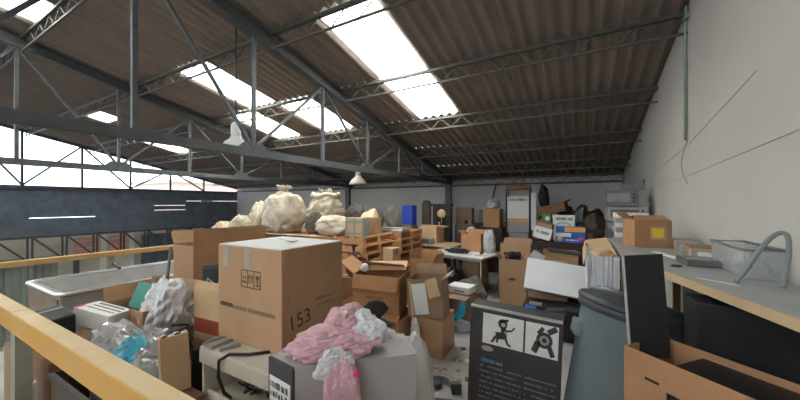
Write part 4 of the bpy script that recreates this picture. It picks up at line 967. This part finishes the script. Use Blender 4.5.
# ================================================================== FLOOR LITTER
t = thing('grey_bracket', 'curved grey plastic bracket lying on the concrete floor', 'bracket', (-1.13, 2.72, 0), R(30))
po = [(.17 * math.cos(R(a)), .17 * math.sin(R(a))) for a in range(-20, 150, 10)] + [(.10 * math.cos(R(a)), .10 * math.sin(R(a))) for a in range(149, -21, -10)]
part('arc', MB().prism(po, .0, .07), 'grey_plastic', t)
part('lug', MB().bx(.10, .19, -.10, -.04, 0, .10, .01), 'dark_plastic', t)
part('clip', MB().box((-.02, .03, .03), (.07, .09, .05), (0, 0, .5), .01), 'dark_plastic', t)
t = thing('black_frame', 'black rectangular frame lying on the floor by the black carton', 'frame', (-.98, 2.42, 0), R(18))  # plain black frame around a pane
for a, b, c, d_ in ((-.15, .15, -.12, -.08), (-.15, .15, .08, .12), (-.15, -.11, -.08, .08), (.11, .15, -.08, .08)): part('frame_bar', MB().bx(a, b, c, d_, 0, .05, .006), 'black_plastic', t)
part('pane', MB().bx(-.11, .11, -.08, .08, .005, .015), 'bag_grey', t)
rr = random.Random(77)
scr = [(-1.25, 3.05), (-1.05, 3.35), (-1.2, 3.6), (-.95, 3.0), (-1.4, 2.75), (-.9, 3.6), (-1.12, 4.3), (-1.3, 2.45), (-1.02, 2.95), (-.75, 3.9)]
words = ['nearest the grey bracket', 'left of the black carton', 'before the turquoise handle', 'beside the black carton', 'below the white sack', 'far right one', 'by the tall slim carton', 'beside the white sack foot', 'behind the grey bracket', 'behind the black carton']
for k, (x_, y_) in enumerate(scr):
    a = rr.uniform(.02, .05)
    solo('litter_scrap', MB().prism([(-a, -a * .6), (a * .8, -a * .7), (a, a * .5), (-a * .3, a * .8)], .001, .006 + .01 * rr.random()), ['cardboard', 'paper_white', 'dark_plastic', 'cardboard_dark'][k % 4], 'small scrap of litter on the concrete floor, ' + words[k], 'scrap', (x_, y_, 0), rr.random() * 6)
rr = random.Random(99); lit = MB()
for k in range(26):
    x_, y_ = rr.uniform(-1.35, -.75), rr.uniform(2.3, 4.9); a = rr.uniform(.012, .03)
    lit.prism([(-a, -a * .5), (a * .7, -a * .8), (a, a * .4), (-a * .2, a * .7)], .001, .004 + .006 * rr.random(), Matrix.Translation((x_, y_, 0)) @ Matrix.Rotation(rr.random() * 6, 4, 'Z'))
lo = solo('floor_litter', lit, 'cardboard_dull', 'fine crumbs of litter scattered over the open concrete floor', 'litter'); lo['kind'] = 'stuff'
solo('floor_wire', MB().tube([(-1.12 + .03 * k, 2.50 + .05 * math.sin(k * .8), .006) for k in range(12)], .005, 5), 'cable', 'thin black wire on the floor by the black frame', 'wire')

# ================================================================== TRASH CAN (leaning forward on the large carton)
t = thing('rubbish_bin', 'blue grey plastic rubbish bin with a dark lid, leaning back', 'bin', (.145, 2.59, .07), (R(-7), R(11), R(0)))
part('bin_body', MB().lathe([(0, 0), (.275, 0), (.285, .015), (.315, .90), (.322, .905), (.322, .925), (.30, .925)], 44), 'can_blue', t)
part('bin_rim', MB().lathe([(.322, .865), (.338, .87), (.338, .93), (.322, .935)], 44), 'can_lid', t)
part('lid', MB().lathe([(.34, .915), (.346, .925), (.346, .945), (.33, .96), (.29, .965), (.275, .985), (.14, 1.005), (.0, 1.01)], 44), 'can_lid', t)
for a in (0, 180):
    part('handle', MB().box((.315 * math.cos(R(a + 190)), .315 * math.sin(R(a + 190)), .70), (.05, .16, .10), (0, 0, R(a + 190)), .015), 'can_blue', t)
part('lid_wrinkle', MB().blob((.26, .20, .05), 101, crease=.2, amp=.2, facets=20), 'bag_clear', t, loc=(-.14, .10, .965))

# ================================================================== RIGHT SIDE: WORKTOP, BIG OPEN CARTON, WRAPPED BUNDLE
t = thing('side_worktop', 'long grey worktop board along the white wall', 'worktop', (0, 0, 0))
TOPZ = 1.28
part('board', MB().prism([(.45, 2.56), (.66, 1.82), (.79, 1.36), (.955, 1.36), (.955, 4.60), (.28, 4.60), (.29, 3.13)], TOPZ - .03, TOPZ), 'board_grey', t)
part('front_lip', MB().prism([(.440, 2.56), (.650, 1.82), (.780, 1.36), (.792, 1.36), (.662, 1.82), (.452, 2.56), (.292, 3.13), (.280, 3.13)], TOPZ - .045, TOPZ + .001), 'board_tan', t, 'tan front lip')
part('patch', MB().prism([(.56, 2.40), (.58, 2.36), (.70, 2.25), (.69, 2.29)], TOPZ, TOPZ + .0015), 'paper_white', t)
for (x_, y_) in ((.44, 4.5), (.90, 4.5), (.90, 3.0), (.44, 3.3)): part('leg', MB().bx(x_ - .03, x_ + .03, y_ - .03, y_ + .03, 0, TOPZ - .03), 'oak', t)
# carton turned with a corner to the wall
t = thing('large_open_carton', 'large carton with hand hole below the worktop front', 'box', (.515, 1.89, 0), R(-40.5))
W, D, Hh = .60, .30, .98; th = .007
b = MB(); hz = .80
b.bx(-W / 2, W / 2, -D / 2, D / 2, 0, th)
b.bx(-W / 2, -.11, -D / 2, -D / 2 + th, th, Hh).bx(-.02, W / 2, -D / 2, -D / 2 + th, th, Hh).bx(-.11, -.02, -D / 2, -D / 2 + th, th, hz).bx(-.11, -.02, -D / 2, -D / 2 + th, hz + .045, Hh)
b.bx(-W / 2, W / 2, D / 2 - th, D / 2, th, Hh).bx(-W / 2, -W / 2 + th, -D / 2 + th, D / 2 - th, th, Hh).bx(W / 2 - th, W / 2, -D / 2 + th, D / 2 - th, th, Hh)
part('body', b, 'cardboard_orange', t)
for (a, b_, zz) in ((-.20, -.14, .06), (.02, .07, .005)): part('slot', MB().bx(a, b_, -D / 2 - .001, -D / 2 + .001, hz + zz, hz + zz + .012), 'ink_black', t)
solo('shade_block', MB().bx(-.12, .285, -.135, .138, .01, .95, .006), 'black_plastic', 'black block added for the shaded inside of the large carton', 'case', (.515, 1.89, 0), R(-40.5))  # black block put in so the carton mouth reads as deep shade
solo('shade_block', MB().bx(-.22, .22, -.10, .11, 0, 1.2, .008), 'black_plastic', 'black block added for the shade under the worktop by the wall', 'case', (.72, 2.23, 0), R(0))  # black block filling the space where only shade shows
t = thing('foam_board', 'black foam board standing on the corner of the large carton', 'board', (.31, 2.075, .90), (R(-2), R(-3), R(27)))
part('sheet', MB().bx(-.095, .10, -.007, .007, .0, .53), 'foam_grey', t)
part('edge_strip', MB().bx(-.10, -.095, -.008, .008, .0, .53), 'bag_clear', t)
# wrapped bundle beside
t = thing('wrapped_bundle', 'bundle of pale packs wrapped in clear film left of the worktop', 'bundle', (.155, 3.69, 0), R(0))
part('pack', MB().bx(-.10, .10, -.58, .60, .0, 1.24, .01), 'bag_clear', t)
fm = MB(); per = []
for (x0, y0, x1, y1, n_) in ((-.105, -.59, .105, -.59, 24), (.105, -.59, .105, .61, 40), (.105, .61, -.105, .61, 12), (-.105, .61, -.105, -.59, 60)):
    for k in range(n_): per.append((x0 + (x1 - x0) * k / n_, y0 + (y1 - y0) * k / n_))
FV = []; np_ = len(per)
for j in range(15):
    zz = .30 + .96 * j / 14
    for k, (x_, y_) in enumerate(per):
        f_ = 1 + .10 * noise.noise(Vector((k * .45, zz * 1.6, 3.3))) + .06 * noise.noise(Vector((k * 1.1, zz * 4, 9.1)))
        FV.append((x_ * (f_ + .04), y_ * (1 + (f_ - 1) * .35) , zz + (.03 * noise.noise(Vector((k * .3, 0, 1))) if j in (0, 14) else 0)))
fm.add(FV, [(j * np_ + k, j * np_ + (k + 1) % np_, (j + 1) * np_ + (k + 1) % np_, (j + 1) * np_ + k) for j in range(14) for k in range(np_)] + [tuple(14 * np_ + k for k in range(np_))])
part('film', fm, 'bag_white', t)
part('folded_card', MB().box((.0, .02, 1.275), (.20, 1.16, .006), (R(1.5), R(-10), 0)), 'cardboard_light', t)
part('folded_card', MB().box((-.125, .04, 1.22), (.006, 1.08, .11), (0, R(14), 0)), 'cardboard_light', t)
part('crumpled_card', MB().blob((.15, .16, .05), 112, amp=.15, crease=.14, facets=18), 'cardboard_light', t, loc=(.02, -.50, 1.255))
# things on the worktop
t = carton('sticker_carton', 'brown carton with a bright yellow sticker on the worktop', (.55, 3.92, TOPZ), (0, 0, R(20)), (.30, .22, .26), 'cardboard_orange', {'l': (50, .10), 'f': (-60, .07), 'b': (-75, .16)})
part('tape', MB().bx(-.02, .12, -.1112, -.1102, .07, .20), 'tape', t)
part('yellow_sticker', MB().bx(-.005, .095, -.1122, -.1112, .09, .18), 'yellow_sticker', t)
part('rounded_pad', MB().box((.17, .02, .13), (.04, .20, .25), bev=.018), 'cardboard_dull', t)
for k in range(6):
    t = thing('paper_ream', 'pale paper pack, %s of the stack left of the sticker carton' % ['bottom one', 'second', 'third', 'fourth', 'fifth', 'top one'][k], 'paper pack', (.46 + .01 * (k % 2), 4.32, TOPZ + .052 * k), R(-6 + 4 * (k % 3)), 'paper packs on the worktop')
    part('wrapper', MB().box((0, 0, .026), (.28, .36, .049), bev=.006), 'paper_white' if k % 2 else 'grey_card', t)
    part('band', MB().box((0, -.02, .026), (.283, .05, .0505)), 'tape', t)
for k in range(7):
    x_, y_ = .80 + .008 * (k % 3), 4.10 - .15 * k
    t = thing('small_pack', 'small taped beige pack in the row beside the wall, %s from the sticker carton' % ['first', 'second', 'third', 'fourth', 'fifth', 'sixth', 'last'][k], 'pack', (x_, y_, TOPZ), R(-4 + 4 * (k % 3)), 'small packs on the worktop')
    part('wrap', MB().box((0, 0, .036 + .008 * (k % 2)), (.16, .11, .07 + .016 * (k % 2)), bev=.006), ['tape', 'light_metal', 'cardboard_dull'][k % 3], t)
    part('label_strip', MB().box((0, -.056, .04), (.09, .002, .035)), 'paper_white', t)
solo('paper_strip', MB().box((0, 0, .004), (.05, .42, .006)), 'paper_white', 'long white paper strip lying on the worktop', 'strip', (.60, 3.25, TOPZ), R(14))
t = thing('desk_device', 'flat dark framed grey device lying on the worktop', 'device', (.69, 2.90, TOPZ), (R(0), R(0), R(2)))
part('base', MB().box((0, 0, .022), (.18, .24, .044), bev=.012), 'grey_metal', t)
part('panel', MB().box((-.01, -.02, .046), (.14, .17, .006)), 'grey_plastic', t)
part('screen', MB().box((-.02, -.06, .050), (.09, .06, .003)), 'light_metal', t)
t = thing('clear_bin', 'translucent grey plastic bin standing against the wall', 'bin', (.865, 2.72, TOPZ), R(0))
c_ = MB(); a, bb = .083, .25; zt = .165
for (x0, x1, y0, y1) in ((-a, a, -bb, -bb + .006), (-a, a, bb - .006, bb), (-a, -a + .006, -bb + .006, bb - .006), (a - .006, a, -bb + .006, bb - .006)): c_.bx(x0, x1, y0, y1, 0, zt)
c_.bx(-a, a, -bb, bb, 0, .006)
part('body', c_, 'clear_plastic', t)
part('rim', MB().tube([(-a - .004, -bb, zt), (-a - .004, bb, zt), (a - .004, bb, zt), (a - .004, -bb, zt), (-a - .004, -bb, zt)], .008, 6), 'grey_plastic', t)
hp = [(.70, 2.30, 1.288), (.735, 2.31, 1.35), (.79, 2.33, 1.45), (.84, 2.34, 1.525), (.875, 2.34, 1.55), (.89, 2.32, 1.53), (.88, 2.29, 1.44), (.86, 2.27, 1.35), (.85, 2.26, 1.288)]
hq = []
for i in range(len(hp) - 1):
    p0, p1, p2, p3 = [Vector(hp[max(0, min(len(hp) - 1, i + k))]) for k in (-1, 0, 1, 2)]
    for s_ in (0, .33, .66): hq.append(.5 * ((2 * p1) + (p2 - p0) * s_ + (2 * p0 - 5 * p1 + 4 * p2 - p3) * s_ ** 2 + (-p0 + 3 * p1 - 3 * p2 + p3) * s_ ** 3))
hq.append(Vector(hp[-1]))
solo('grey_hose', MB().tube(hq, .011, 10), 'hose_grey', 'bent grey hose arching up from the worktop', 'hose')
solo('dark_slot_plate', MB().box((0, 0, .003), (.05, .08, .005)), 'ink_black', 'small black plate on the worktop before the grey device', 'plate', (.55, 2.75, TOPZ), R(-20))
# metal units beyond the worktop
cabinet('side_cabinet', 'dark cabinet in the corner carrying the grey metal units', (.58, 6.35, 0), 0, .70, .80, 1.05, 'maroon_dark', 2)
zc = 1.051
for k, (w_, d_, h_, dx, rz_, lb) in enumerate(((.48, .44, .20, .02, 2, 'pale grey metal unit at the bottom of the corner stack'), (.46, .44, .17, .0, -3, 'flat grey metal unit second in the corner stack'), (.52, .42, .22, .06, 3, 'grey metal unit third in the corner stack'), (.42, .40, .26, -.03, -5, 'dark grey metal unit topping the corner stack'))):
    t = thing('metal_unit', lb, 'machine', (.58 + dx * .5, 6.2, zc), R(rz_), 'grey metal units in the corner')
    part('case', MB().box((0, 0, h_ / 2), (w_, d_, h_ - .004), bev=.012), ['grey_metal', 'grey_metal', 'light_metal', 'grey_metal'][k], t)
    part('front_panel', MB().box((-.04, -d_ / 2 - .003, h_ * .55), (w_ * .7, .006, h_ * .5)), 'grey_plastic' if k % 2 else 'grey_metal', t)
    for q in range(3): part('knob', MB().lathe([(.016, 0), (.014, .02), (0, .022)], 12, Matrix.Translation((w_ * .36, -d_ / 2, h_ * (.3 + .2 * q))) @ Matrix.Rotation(R(90), 4, 'X')), 'black_plastic', t)
    zc += h_ + .001
t = thing('metal_bracket', 'dark upright bracket on top of the corner stack', 'bracket', (.70, 6.15, zc), R(-10))
part('plate', MB().box((0, 0, .05), (.30, .03, .10), bev=.004), 'grey_metal', t)
part('post', MB().bx(-.13, -.11, -.01, .01, 0, .26), 'black_plastic', t); part('post', MB().bx(.13, .15, -.01, .01, 0, .16), 'black_plastic', t)
bag('brown_bag', 'brown leather bag left of the grey metal units', (.20, 7.1, 1.0), (.40, .38, .52), 'leather', 120, crease=.04)
carton('carton', 'dark carton under the brown leather bag', (.21, 7.12, 0), 0, (.40, .40, .995), 'cardboard_dark')
